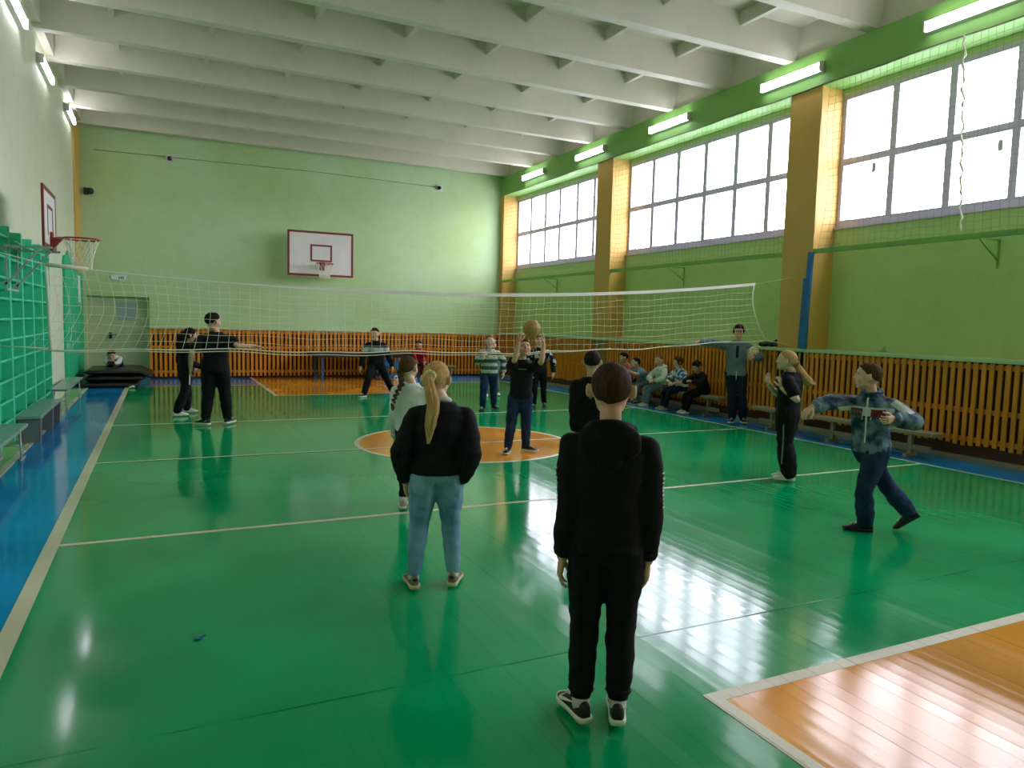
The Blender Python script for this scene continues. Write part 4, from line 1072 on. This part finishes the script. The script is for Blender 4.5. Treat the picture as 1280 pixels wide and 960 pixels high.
def hem(c, mat, t0=-.03, t1=.05, e=.016):
    mb = MB(); loft(mb, c['rings'](e, [(t0, .088, .062), (t0 + .03, .09, .064), (t1, .09, .064)]), 28); mb.build('hem_band', mat, c['root'])

# --- 1 boy in the black hooded suit, seen from behind
def x1(c):
    hood(c); hem(c, 'blk', -.06, .03, .018); h = c['h']
    for k_, a_ in (('kl', 'al'), ('kr', 'ar')):
        p, q = lerp(c[a_], c[k_], .20), lerp(c[a_], c[k_], .07)
        MB().tube([p, lerp(p, q, .3), lerp(p, q, .7), q], [.036 * h, .038 * h, .030 * h, .029 * h], 18).build('ankle_cuff', 'blk_pants', c['root'])
    for s, sh, el_ in ((-1, c['sL'], c['el']), (1, c['sR'], c['er'])):
        ax = (sh - el_).normalized(); q = lerp(sh, el_, .62); o = c['Rs'] * s - c['Fs'] * .25
        decal(c['top'], c['root'], 'sleeve_print', 'print_white', q, o, ax, [(x0_, x0_ + .007, -.055 + k * .016, -.046 + k * .016) for k in range(7) for x0_ in ((-.016, -.006, .004), (-.014, .002), (-.016, -.004, .006))[k % 3]] + [(-.018, .014, .064, .069), (-.018, .014, -.068, -.063)])
    decal(c['root'].children[1], c['root'], 'pocket_seam', 'sole_black', c['pel'] - c['Fs'] * .05 + UP * -.0 + c['Rs'] * .05, -c['Fs'], UP, [(-.04, .04, .0, .004)])
person({'h': 1.395, 'P': (1.58, 2.34, 0), 'a': 0, 'pel': (1.574, 2.342, .622), 'nk': (1.572, 2.343, 1.2), 'hd': (1.582, 2.361, 1.34), 'hy': 0, 'hp': 2, 'wl': (1.43, 2.44, .65), 'wr': (1.72, 2.27, .665), 'el': (1.44, 2.34, .893), 'er': (1.69, 2.17, .896),
        'gl': (1.505, 2.44, 0), 'gr': (1.665, 2.36, 0), 'fl': -30, 'fr': -2}, 'person in black hooded sweatshirt and black joggers, nearest the camera, back turned, cropped hair', 'blk', 'blk_pants', 'hair_buzz', 'buzz', ('shoe_black', 'sole_white'),
       'skin', ease=.016, bease=.009, hem=-.06, cufft=.17, vox=.009, extra=x1, tname='hooded_sweatshirt', bname='joggers', swoosh=1, wr_amp=.007)

# --- 2 blonde girl with ponytail
def x2(c):
    H3, nk, Fs, Rs, h = c['H3'], c['nk'], c['Fs'], c['Rs'], c['h']
    hem(c, 'blk2', -.02, .05, .026); collar(c, 'white_cloth', .034, .018, .012)
    p0 = H3(-.02, -.47, .14)
    strands('ponytail', [p0, p0 - c['hf'] * .035 - UP * .03, nk - Fs * .115 * h - Rs * .035 * h + UP * .02, nk - Fs * .118 * h - Rs * .045 * h - UP * .10, nk - Fs * .112 * h - Rs * .055 * h - UP * .21], [.02, .031, .036, .032, .012], 'hair_blond', c['root'], 11, 3)
    mb = MB(); q = p0 - c['hf'] * .012
    for k in range(8):
        t = 2 * PI * k / 8; mb.sphere(q + c['hrt'] * math.cos(t) * .024 + c['hu'] * math.sin(t) * .022, .0145, .016, .014)
    put('scrunchie', remesh(mb, .004, 2, .003, 60), 'scrunchie', c['root'])
    bv = c['pel'] - Fs * .06 * h
    for s in (-1, 1): decal([k for k in c['root'].children if k.name.startswith('jeans')][0], c['root'], 'back_pocket', 'jeans_light', bv + Rs * s * .05 - UP * .035, -Fs, UP, [(-.035, .035, -.04, .04)], .002)
person({'h': 1.34, 'P': (1.452, 3.98, 0), 'a': 0, 'pel': (1.456, 3.985, .6), 'nk': (1.475, 3.985, 1.034), 'hd': (1.459, 3.99, 1.218), 'hy': 18, 'hp': 0, 'wl': (1.285, 4.06, .645), 'wr': (1.59, 3.92, .655), 'el': (1.27, 4.03, .822), 'er': (1.605, 3.90, .847),
        'gl': (1.335, 4.07, 0), 'gr': (1.60, 4.02, 0), 'fl': -14, 'fr': 12}, 'person with blond ponytail, black sweatshirt and light blue jeans, seen from behind', 'blk2', 'jeans_light', 'hair_blond', 'pulled', ('shoe_olive', 'sole_cream'),
       'skin_pale', ease=.024, bease=.009, hem=-.02, vox=.009, extra=x2, tname='sweatshirt', bname='jeans', sstyle='retro', thigh=1.1, flare=.92, cufft=.1, build=1.04, wr_amp=.008)

# --- 3 girl with a brown braid and white top
def x3(c):
    H3, nk, Fs, Rs, h = c['H3'], c['nk'], c['Fs'], c['Rs'], c['h']
    p0, p1, p2, p3 = H3(-.12, -.44, -.10), nk - Fs * .085 * h - Rs * .035 * h + UP * .02, nk - Fs * .10 * h - Rs * .07 * h - UP * .07, nk - Fs * .10 * h - Rs * .09 * h - UP * .155
    mb = MB(); N = 15
    for i in range(N):
        t = i / (N - 1) * 3; k = min(2, int(t)); q = lerp((p0, p1, p2)[k], (p1, p2, p3)[k], t - k); r = .022 * (1 - .035 * i)
        mb.sphere(q + Rs * .010 * (1 if i % 2 else -1), r, r * .8, r * 1.15)
    put('braid', remesh(mb, .005, 1), 'hair_brown', c['root'])
    MB().tube([p3, p3 - UP * .03, p3 - UP * .055], [.014, .016, .004], 10).build('braid_tip', 'hair_brown', c['root'])
person({'h': 1.28, 'P': (1.944, 5.822, 0), 'a': 18, 'pel': (1.90, 5.847, .5), 'nk': (1.895, 5.846, .99), 'hd': (1.878, 5.856, 1.157), 'hy': 28, 'hp': 4, 'wl': (1.80, 5.99, .56), 'wr': (2.03, 5.86, .56), 'el': (1.73, 5.90, .75), 'er': (2.06, 5.76, .76),
        'gl': (1.835, 5.84, 0), 'gr': (1.974, 5.80, 0), 'fl': 0, 'fr': 25}, 'person with brown braid and white long sleeved top, half hidden behind the blond ponytail', 'white_cloth', 'blk_pants', 'hair_brown', 'pulled', ('shoe_beige', 'sole_white'),
       'skin_pale', ease=.016, extra=x3, bname='leggings', bease=.004, flare=.85)

# --- 4 short haired child in black behind the nearest boy
person({'h': 1.33, 'P': (3.563, 5.598, 0), 'a': 10, 'pel': (3.55, 5.61, .56), 'nk': (3.535, 5.615, 1.119), 'hd': (3.538, 5.61, 1.244), 'hy': 2, 'hp': 0, 'wl': (3.42, 5.68, .62), 'wr': (3.80, 5.66, .80), 'el': (3.37, 5.62, .85), 'er': (3.74, 5.47, .86),
        'gl': (3.465, 5.537, 0), 'gr': (3.655, 5.60, 0), 'fl': 0, 'fr': 12, 'hr': ((.35, .8, .05), (-.5, .3, -.6), (0, .3, .9), 40)}, 'person in black with dark cropped hair, partly hidden behind the nearest person',
       'blk', 'blk_pants', 'hair_dark', 'crop', ('shoe_black', 'sole_black'), 'skin', ease=.022)

# --- 5 boy throwing the ball up in the centre circle
def x5(c):
    decal(c['top'], c['root'], 'chest_print', 'sign_grey', c['nk'] + c['Fs'] * .05 - UP * .10, c['Fs'], UP, [(-.05, .05, -.006, .006)])
person({'h': 1.36, 'P': (3.9, 7.791, 0), 'a': 185, 'pel': (3.93, 7.83, .7), 'nk': (3.945, 7.84, 1.12), 'hd': (3.95, 7.82, 1.31), 'hy': 162, 'hp': 18, 'wr': (3.80, 7.66, 1.37), 'wl': (4.08, 7.56, 1.36), 'er': (3.74, 7.62, 1.12), 'el': (4.06, 7.50, 1.10), 'sa': 178,
        'gr': (3.773, 7.86, 0), 'gl': (4.10, 7.87, 0), 'fl': 112, 'fr': 192, 'hr': ((.08, .05, 1), (.35, .2, .1), (-.2, -.9, .1), 14), 'hl': ((-.02, .0, 1), (-.4, .2, .1), (.2, -.9, .1), 14)},
       'person in black t-shirt throwing a ball up in the orange centre circle', 'blk2', 'jeans_dark', 'hair_brown', 'short', ('shoe_black', 'sole_white'), 'skin', sleeve='short', ease=.016, bease=.014, hem=-.06, vox=.010, extra=x5, tname='t_shirt', bname='jeans')

# --- 6 boy in patterned sweater behind him
M['knit_dark'] = cloth('dark_patterned_knit', '#15171A', '#A9AEB2', 'knit', z0=.82, z1=1.16, ck=11)
person({'h': 1.35, 'P': (6.439, 12.03, 0), 'a': 180, 'pel': (6.44, 12.08, .656), 'nk': (6.43, 12.07, 1.187), 'hd': (6.418, 12.04, 1.338), 'hy': 180, 'wr': (6.24, 12.06, .68), 'wl': (6.67, 11.93, .68), 'er': (6.18, 12.15, .9), 'el': (6.72, 11.99, .9),
        'gr': (6.33, 12.06, 0), 'gl': (6.60, 12.12, 0), 'fl': 170, 'fr': 192}, 'person in dark patterned sweater behind the ball thrower', 'knit_dark', 'blk_pants', 'hair_lightbrown', 'crop', ('shoe_black', 'sole_black'), 'skin_pale', ease=.022, vox=.013)

# --- 7 child in green striped sweater
M['stripe_green'] = cloth('green_white_striped_knit', '#3E5446', '#C3CCC0', 'stripes', step=.125, ck=26)
person({'h': 1.37, 'P': (5.293, 11.814, 0), 'a': 182, 'pel': (5.32, 11.9, .681), 'nk': (5.31, 11.88, 1.114), 'hd': (5.30, 11.84, 1.257), 'hy': 182, 'wr': (5.10, 11.66, 1.0), 'wl': (5.55, 11.77, .70), 'er': (5.02, 11.86, .84), 'el': (5.58, 11.86, .93),
        'gr': (5.179, 11.87, 0), 'gl': (5.52, 12.03, 0), 'fl': 150, 'fr': 192, 'hr': ((.15, -.1, 1), (.3, .5, 0), (0, -.5, .5), 60)}, 'person in green and white striped sweater and dark blue jeans facing the camera',
       'stripe_green', 'jeans_dark', 'hair_lightbrown', 'crop', ('shoe_black', 'sole_black'), 'skin_pale', ease=.024, bease=.016, vox=.013, bname='jeans')
person({'h': 1.18, 'P': (6.46, 14.266, 0), 'a': 180, 'pel': (6.449, 14.272, .56), 'hy': 180, 'gr': (6.29, 14.18, 0), 'gl': (6.63, 14.30, 0), 'fl': 172, 'fr': 188, 'wr': (6.32, 14.3, .55), 'wl': (6.58, 14.25, .55)},
       'person in white shoes almost hidden behind the green striped sweater', 'greytee', 'jeans_grey', 'hair_lightbrown', 'crop', ('shoe_white', 'sole_white'), 'skin_pale', vox=.016, bname='jeans')

# --- 8 player in black with a white chest band
M['blk_band'] = cloth('black_top_white_band', '#0C0D10', '#AEB4B8', 'band', z0=.93, z1=1.02)
person({'h': 1.5, 'P': (4.035, 14.771, 0), 'a': 182, 'pel': (4.03, 14.82, .487), 'nk': (4.01, 14.80, 1.12), 'hd': (3.985, 14.78, 1.29), 'hy': 192, 'hp': -3, 'wr': (3.68, 14.80, .58), 'wl': (4.36, 14.72, .60), 'er': (3.60, 14.92, .83), 'el': (4.44, 14.80, .84),
        'gr': (3.68, 14.58, 0), 'gl': (4.47, 14.98, 0), 'fl': 145, 'fr': 215}, 'person in black with a white chest band, legs wide apart, before the far orange key', 'blk_band', 'blk_pants', 'hair_dark', 'short', ('shoe_black', 'sole_white'), 'skin', ease=.026, bease=.02, vox=.014, wr_amp=.009)

# --- 9 person in red sitting by the far screen
person({'h': 1.32, 'abs': 1, 'P': (6.45, 19.2, 0), 'a': 212, 'pel': (6.47, 19.40, .415), 'nk': (6.44, 19.27, .80), 'hd': (6.42, 19.18, 1.0), 'hy': 212, 'hp': -8, 'wr': (6.30, 18.98, .46), 'wl': (6.55, 18.98, .46), 'er': (6.27, 19.1, .56), 'el': (6.70, 19.15, .56),
        'kl': (6.5, 18.9, .8), 'kr': (6.2, 18.95, .8), 'gl': (6.42, 18.92, 0), 'gr': (6.24, 18.95, 0), 'fl': 205, 'fr': 215}, 'person in red top sitting by the far slatted screen next to the dark table', 'red_cloth', 'red_dark', 'hair_dark', 'short', ('shoe_black', 'sole_white'), 'skin', sitting=True, vox=.016)
t = thing('bench', (6.6, 19.4, 0), 'low brown bench under the seated person in red at the far screen', 'bench')
MB().box(6.36, 7.6, 19.27, 19.52, .29, .33).build('seat', 'bench_tan', t, .004)
for xx in (6.5, 7.4): MB().box(xx, xx + .05, 19.29, 19.5, 0, .29).build('leg', 'bench_tan', t)

# --- 11 tall player in black t-shirt, arm stretched out
person({'h': 1.58, 'P': (.686, 11.236, 0), 'a': 10, 'sa': 7, 'pel': (.69, 11.29, .643), 'nk': (.70, 11.29, 1.3), 'hd': (.675, 11.29, 1.46), 'hy': 48, 'hp': -3, 'wl': (.36, 11.33, .84), 'wr': (1.20, 11.08, 1.17), 'el': (.34, 11.20, 1.03), 'er': (1.02, 11.12, 1.20),
        'gl': (.495, 11.30, 0), 'gr': (.89, 11.37, 0), 'fl': -58, 'fr': 30, 'hr': ((.95, -.25, -.12), (0, 0, -1), (.2, 1, 0), 6)}, 'person in black t-shirt and black trousers, back turned, one bare arm stretched out right', 'blk2', 'blk_pants', 'hair_dark', 'short', ('shoe_black', 'sole_white'),
       'skin', sleeve='short', ease=.024, bease=.02, hem=-.10, vox=.012, tname='t_shirt', build=1.12, cuff=False)

# --- 12 girl in black tracksuit beside him
def x12(c):
    H3, nk, Fs = c['H3'], c['nk'], c['Fs']
    strands('long_hair', [H3(0, -.34, .15), H3(0, -.46, -.25), nk - Fs * .075 - UP * .03, nk - Fs * .085 - UP * .16], [.05, .07, .07, .03], 'hair_dark', c['root'], 10, 5)
    ax = (c['sR'] - c['er']).normalized(); decal(c['top'], c['root'], 'sleeve_stripe', 'print_white', lerp(c['sR'], c['er'], .6), c['Rs'], ax, [(-.012, .012, -.11, .09)])
    ax = UP; decal([k for k in c['root'].children if k.name.startswith('trousers')][0], c['root'], 'leg_stripe', 'print_white', lerp(c['pel'], c['kr'], .35) + c['R'] * .08, c['R'], UP, [(-.01, .01, -.09, .07)])
person({'h': 1.38, 'P': (.306, 12.5, 0), 'a': 62, 'pel': (.33, 12.56, .602), 'nk': (.33, 12.54, 1.098), 'hd': (.365, 12.53, 1.226), 'hy': 78, 'hp': -10, 'wl': (.42, 12.78, .75), 'wr': (.56, 12.36, .78), 'el': (.28, 12.75, .86), 'er': (.36, 12.32, .85),
        'gl': (.40, 12.82, 0), 'gr': (.244, 12.40, 0), 'fl': 95, 'fr': 80}, 'person with long dark hair in black tracksuit and white shoes beside the outstretched arm player', 'blk', 'blk_pants', 'hair_dark', 'long', ('shoe_white', 'sole_white'), 'skin', ease=.018, bease=.018, vox=.012, extra=x12, flare=1.2)

# --- 13 child lying on the mats with a phone
M['white_green'] = cloth('white_top_green_cuffs', '#C9CFCB', '#1F6B48', 'band', z0=-.2, z1=-.09)
person({'h': 1.36, 'abs': 1, 'P': (-1.02, 18.5, .38), 'a': 180, 'Fv': (0, -.25, -1), 'Rv': (-1, 0, 0), 'pel': (-.98, 19.02, .47), 'nk': (-1.02, 18.62, .585), 'hd': (-1.03, 18.47, .66), 'hy': 180, 'hp': -22, 'wl': (-.96, 18.22, .455), 'wr': (-1.10, 18.22, .455), 'el': (-.72, 18.45, .40), 'er': (-1.32, 18.45, .40),
        'kl': (-.9, 19.35, .40), 'kr': (-1.1, 19.35, .40), 'al': (-.9, 19.62, .42), 'ar': (-1.08, 19.62, .42), 'fl': 0, 'fr': 0, 'fixhead': 1,
        'hl': ((-.3, -.3, .5), (-.8, .2, 0), (0, .5, .6), 40), 'hr': ((.3, -.3, .5), (.8, .2, 0), (0, .5, .6), 40)}, 'person in white top lying on the black mats looking at a phone', 'white_green', 'navy', 'hair_dark', 'short', ('shoe_white', 'sole_white'), 'skin', sitting=True, vox=.013, sock=None)
t = thing('phone', (-1.03, 18.15, .47), 'black phone held by the person lying on the mats', 'phone')
MB().box(-1.10, -.96, 18.165, 18.175, .465, .535).build('case', 'black', t, .006)
MB().tube([(-1.08, 18.164, .52), (-1.08, 18.160, .52)], .008, 10).build('lens', 'steel_dark', t)

# --- 15 children on the bench by the right screen
def sitter(y, h, label, top, bottom, hair, style, shoes, lean=0, ks=0, hands=None, hy=272, hp=-5, feet=None, a=270, **kw):
    pel = Vector((8.99, y, .385 + .058 * h)); Fd = FW(a)
    nk = pel + (UP * math.cos(math.radians(lean)) + Fd * math.sin(math.radians(lean))) * .27 * h
    kn = pel + Fd * .24 * h
    w = hands or (kn + UP * .06 * h - Fd * .05 * h)
    f = feet or (Vector((kn.x + .02, y + ks, 0)))
    Rd = RT(a)
    d = {'abs': 1, 'h': h, 'P': (8.75, y, 0), 'a': a, 'pel': pel, 'nk': nk, 'hy': hy, 'hp': hp, 'wl': Vector(w) - Rd * .05, 'wr': Vector(w) + Rd * .05, 'el': lerp(nk, kn, .4) - Rd * .35 - Fd * .1, 'er': lerp(nk, kn, .4) + Rd * .35 - Fd * .1,
         'kl': kn + UP * .4 - Rd * .1, 'kr': kn + UP * .4 + Rd * .1, 'gl': f - Rd * .075 + Fd * .05, 'gr': f + Rd * .075 + Fd * .0, 'fl': a - 8, 'fr': a + 8}
    d['hd'] = nk + UP * .1 * h + Fd * (.02 + .05 * math.sin(math.radians(lean))) * h
    return person(d, label, top, bottom, hair, style, shoes, kw.pop('skin', 'skin'), sitting=True, vox=.013, **kw)
M['tee_print'] = cloth('white_tee_blue_print', '#CFD4CF', '#2A6FA0', 'print', z0=.55, z1=.80, ck=16)
sitter(12.72, 1.32, 'seated person with dark hair, farthest along the bench by the right screen', 'pink_band', 'navy', 'hair_dark', 'short', ('shoe_black', 'sole_white'), 22, 0, hy=285)
sitter(12.12, 1.32, 'seated person in grey blue t-shirt leaning forward over the knees on the bench', 'greytee', 'jeans_grey', 'hair_dark', 'crop', ('shoe_black', 'sole_white'), 42, 0, hy=290, hands=(8.55, 12.17, .68), sleeve='short', tname='t_shirt', hp=5)
sitter(11.6, 1.28, 'seated person in white hoodie and grey jeans on the bench by the right screen', 'white_hoodie', 'jeans_grey', 'hair_lightbrown', 'pulled', ('shoe_white', 'sole_white'), 12, .2, hy=258, tname='hoodie', bname='jeans', skin='skin_pale', ease=.024, extra=hood)
sitter(11.0, 1.28, 'seated person in white t-shirt with blue print between the white hoodie and black top', 'tee_print', 'navy', 'hair_brown', 'bob', ('shoe_beige', 'sole_cream'), 14, .2, hy=285, sleeve='short', tname='t_shirt', ease=.02, skin='skin_pale')
sitter(10.38, 1.24, 'seated person in black with dark curly hair, nearest end of the bench, looking down', 'blk', 'blk_pants', 'hair_dark', 'curly', ('shoe_white', 'sole_white'), 24, .2, hy=275, hp=-28, ease=.024, hands=(8.70, 10.42, .62))

# --- 16 teacher with arm stretched along the net, ball under the other
def x16(c):
    nk, Fs, Rs, h, H3 = c['nk'], c['Fs'], c['Rs'], c['h'], c['H3']
    decal(c['top'], c['root'], 'shirt_front', 'navy', nk - UP * .20 + Fs * .05, Fs, UP, [(-.022, .022, -.12, .14)])
    decal(c['top'], c['root'], 'badge', 'cardigan', nk - UP * .30 + Fs * .05, Fs, UP, [(-.028, .028, -.05, .03)], .006)
    MB().tube([c['pel'] + Fs * .13 + UP * .03, c['pel'] + Fs * .135 - UP * .05, c['pel'] + Fs * .13 - UP * .12], .006, 6).build('drawstring', 'print_white', c['root'])
    g = MB()
    for s in (-1, 1): g.ring(H3(s * .15, .46, .03), .07 * c['hh'], .008 * c['hh'], 'y', 16, 5)
    g.tube([H3(-.08, .46, .04), H3(.08, .46, .04)], .008 * c['hh'], 5); g.build('spectacles', 'black', c['root'])
person({'h': 1.63, 'P': (8.714, 9.187, 0.000), 'a': 178, 'pel': (8.685, 9.245, 0.894), 'nk': (8.675, 9.235, 1.417), 'hd': (8.671, 9.216, 1.590), 'hy': 178, 'hp': -3, 'wr': (8.067, 9.505, 1.359), 'wl': (8.762, 8.955, 1.137), 'er': (8.395, 9.457, 1.368), 'el': (9.013, 9.032, 1.146),
        'gr': (8.617, 9.225, 0.000), 'gl': (8.801, 9.139, 0.000), 'fl': 168, 'fr': 188, 'hr': ((-.9, .42, .06), (0, 0, -1), (-.3, -1, 0), 6), 'hl': ((-.75, -.25, -.15), (-.2, .9, .2), (-.1, 0, 1), 30)},
       'adult in grey cardigan, one arm stretched along the net, ball under the other', 'cardigan', 'navy', 'hair_red', 'bob', ('shoe_black', 'sole_white'), 'skin', ease=.022, bease=.012, hem=-.10, vox=.013, adult=True, extra=x16, tname='cardigan', flare=1.2, cuff=False)

# --- 17 girl with a swinging light ponytail
def x17(c):
    hd = c['H3'](0, 0, 0); rc = Vector((.9, -.435, 0))
    pts = [c['H3'](0, -.44, .02)] + [hd + rc * a_ + UP * b_ for a_, b_ in ((.115, -.05), (.17, -.13), (.245, -.215), (.315, -.24))]
    strands('ponytail', pts, [.018, .030, .040, .046, .018], 'hair_blond', c['root'], 13, 8)
    q = c['H3'](0, -.47, .02); MB().ring(q + (pts[1] - pts[0]) * .35, .02, .009, 'x', 16, 6).build('hair_band', 'pink_band', c['root'])
    for k, sd in (('kl', -1), ('kr', 1)): decal([o for o in c['root'].children if o.name.startswith('trousers')][0], c['root'], 'leg_stripe', 'bench_grey', c[k] + c['R'] * sd * .03, c['R'] * sd, UP, [(-.008, .008, -.2, .22)])
person({'h': 1.38, 'P': (5.934, 5.523, 0), 'a': 282, 'pel': (5.97, 5.56, .567), 'nk': (5.985, 5.555, 1.08), 'hd': (5.955, 5.56, 1.22), 'hy': 282, 'hp': 8, 'wl': (5.80, 5.50, 1.0), 'wr': (5.82, 5.70, 1.02), 'el': (5.76, 5.40, .82), 'er': (5.83, 5.80, .82),
        'gl': (5.90, 5.50, 0), 'gr': (6.01, 5.62, 0), 'fl': 268, 'fr': 276, 'hl': ((-.25, .1, 1), (-.2, .9, .2), (-.8, -.2, .1), 28), 'hr': ((-.2, .1, 1), (-.2, -.9, .2), (-.8, .2, .1), 28)},
       'person with swinging light ponytail, black t-shirt and white shoes, hands raised to the chin', 'blk2', 'blk_pants', 'hair_blond', 'pulled', ('shoe_white', 'sole_white'), 'skin_pale', sleeve='short', ease=.022, bease=.02, hem=-.10, vox=.010, extra=x17, tname='t_shirt', build=1.08, thigh=1.15, flare=1.5)

# --- 18 running boy in the blue zip jacket
M['tiedye'] = cloth('blue_tie_dye', '#1E3248', '#6C8798', 'tiedye')
def x18(c):
    nk, Fs, Rs, h = c['nk'], c['Fs'], c['Rs'], c['h']; hem(c, 'navy', -.055, .03, .030); collar(c, 'tiedye', .048, .02, .016)
    top = c['top']; q = nk - UP * .115 + Fs * .03
    decal(top, c['root'], 'chest_band', 'print_white', q, Fs, UP, [(-.19, .19, -.035, .035)])
    decal(top, c['root'], 'chest_patch', 'print_red', q - UP * .005, Fs, UP, [(-.125, -.03, -.032, .026)], .006)
    decal(top, c['root'], 'chest_patch', 'print_red', q - UP * .005, Fs, UP, [(.03, .125, -.032, .026)], .006)
    decal(top, c['root'], 'patch_print', 'tiedye', q - UP * .005, Fs, UP, [(-.118 + k * .022, -.104 + k * .022, -.015, .012) for k in range(4)], .009)
    decal(top, c['root'], 'sleeve_band', 'print_white', lerp(c['sL'], c['el'], .45), UP * .6 - Rs * .3 + Fs * .7, (c['sL'] - c['el']), [(-.03, .03, -.08, .09)])
    decal(top, c['root'], 'zip', 'sole_white', nk - UP * .2 + Fs * .05, Fs, UP, [(-.006, .006, -.16, .19)], .008)
    for s in (-1, 1): MB().tube([nk + Fs * .065 + Rs * s * .03 - UP * .0, nk + Fs * .10 + Rs * s * .035 - UP * .10, nk + Fs * .115 + Rs * s * .03 - UP * .18], .004, 6).build('drawstring', 'print_white', c['root'])
person({'h': 1.35, 'P': (5.098, 3.831, 0), 'a': 225, 'sa': 192, 'pel': (5.06, 3.85, .66), 'nk': (5.03, 3.855, 1.13), 'hd': (4.995, 3.87, 1.26), 'hy': 272, 'hp': 5, 'wr': (4.40, 4.0, 1.0), 'wl': (4.90, 3.56, .96), 'er': (4.7, 4.1, 1.3), 'el': (5.30, 3.60, .96),
        'gl': (5.03, 3.90, 0), 'kl': (4.90, 3.80, .366), 'kr': (5.05, 3.80, .348), 'ar': (5.40, 3.72, .15), 'fl': 262, 'fr': 265, 'fpr': 38,
        'hr': ((-.75, .2, -.55), (.3, .2, -.8), (0, -1, 0), 30), 'hl': ((-.8, -.1, -.1), (.1, .9, .1), (0, 0, 1), 45)},
       'person in blue tie dye zip jacket with white chest band, running, arms spread', 'tiedye', 'jeans_dark', 'hair_brown', 'crop', ('shoe_black', 'sole_black'), 'skin_pale', ease=.028, bease=.014, hem=-.06, thigh=1.12, flare=1.25, vox=.010, extra=x18, tname='zip_jacket', bname='jeans', sock=None)

# ------------------------------------------------------------------ balls
def ball(loc, R_, label, m1, m2, seams):
    t = thing('ball', (loc[0], loc[1], loc[2] - R_), label, 'ball'); c = Vector(loc)
    MB().sphere(c, R_, n=40, m=24).build('bladder', m1, t)
    s = MB()
    for ax in 'xyz': s.ring(c, R_ * .999, .0022, ax, 40, 5)
    for ax, v in (('x', (1, 0, 0)), ('y', (0, 1, 0)), ('z', (0, 0, 1))):
        for q in (-1, 1): s.ring(c + Vector(v) * R_ * .55 * q, R_ * .835, .0022, ax, 36, 5)
    s.build('seam', m2, t)
    if seams:
        p = MB(); rnd = random.Random(4)
        for k in range(12):
            z = 1 - 2 * (k + .5) / 12; a_ = k * 2.4; v = Vector((math.sqrt(1 - z * z) * math.cos(a_), math.sqrt(1 - z * z) * math.sin(a_), z)); u = v.orthogonal().normalized(); w_ = v.cross(u)
            pts = [c + (v + (u * math.cos(2 * PI * i / 5) + w_ * math.sin(2 * PI * i / 5)) * .33).normalized() * R_ * 1.004 for i in range(5)]
            p.add(pts + [c + v * R_ * 1.012], [(i, (i + 1) % 5, 5) for i in range(5)], 0, True)
        p.build('dark_panel', 'black', t)
M['ball_seam'] = paint('ball_seam', '#8A6A34', .6)
M['ball_tan'] = paint('tan_ball_leather', '#B08A4A', .5, .15, 8); M['ball_pale'] = paint('pale_yellow_ball', '#D8D29A', .5, .08, 8)
ball((4.045, 7.80, 1.535), .108, 'tan volleyball in the air above the raised hands in the centre circle', 'ball_tan', 'ball_seam', False)
ball((8.845, 9.055, 1.205), .105, 'pale yellow ball with dark panels held under the arm by the right screen', 'ball_pale', 'black', True)

# ------------------------------------------------------------------ light, camera, exposure
w = bpy.data.worlds.new('overcast_sky'); SC.world = w; w.use_nodes = True
nt = w.node_tree; bgn = nt.nodes['Background']
tc = nt.nodes.new('ShaderNodeTexCoord'); sx = nt.nodes.new('ShaderNodeSeparateXYZ'); rp_ = nt.nodes.new('ShaderNodeValToRGB')
nt.links.new(tc.outputs['Generated'], sx.inputs[0]); nt.links.new(sx.outputs[2], rp_.inputs[0])
rp_.color_ramp.elements[0].color = (.45, .45, .48, 1); rp_.color_ramp.elements[0].position = 0.0
rp_.color_ramp.elements[1].color = (.92, .90, 1.0, 1); rp_.color_ramp.elements[1].position = 0.05
nt.links.new(rp_.outputs[0], bgn.inputs[0]); bgn.inputs[1].default_value = SKY
for (y0, y1) in ((14.62, 19.76), (8.87, 13.99), (3.14, 8.25), (-2.6, 2.52)):
    l = bpy.data.lights.new('sky_portal', 'AREA'); l.shape = 'RECTANGLE'; l.size = y1 - y0; l.size_y = 2.1; l.cycles.is_portal = True
    o = bpy.data.objects.new('sky_portal', l); COL.objects.link(o); o.location = (XR + .24, (y0 + y1) / 2, 4.26)
    o.rotation_euler = Vector((-1, 0, 0)).to_track_quat('-Z', 'Y').to_euler()
    o.matrix_world = Matrix.Translation(o.location) @ Matrix(((0, 0, 1, 0), (1, 0, 0, 0), (0, 1, 0, 0), (0, 0, 0, 1)))
    o['kind'] = 'helper'
cam = bpy.data.cameras.new('camera'); co = bpy.data.objects.new('camera', cam); COL.objects.link(co)
r, dn, fw = Vector((.89993914, -.43527353, .02542635)), Vector((-.01395089, -.08703113, -.9961079)), Vector((.43579229, .89608177, -.08439517))
co.matrix_world = Matrix(((r.x, -dn.x, -fw.x, 0), (r.y, -dn.y, -fw.y, 0), (r.z, -dn.z, -fw.z, 1.6), (0, 0, 0, 1)))
cam.sensor_width = 36; cam.lens = 900.749 / 1280 * 36; cam.clip_start = .05
SC.camera = co
SC.cycles.diffuse_bounces = 6; SC.cycles.max_bounces = 14; SC.cycles.transparent_max_bounces = 16
SC.view_settings.view_transform = 'Standard'; SC.view_settings.look = 'None'; SC.view_settings.gamma = 1
SC.view_settings.use_curve_mapping = False; SC.view_settings.exposure = EXPO
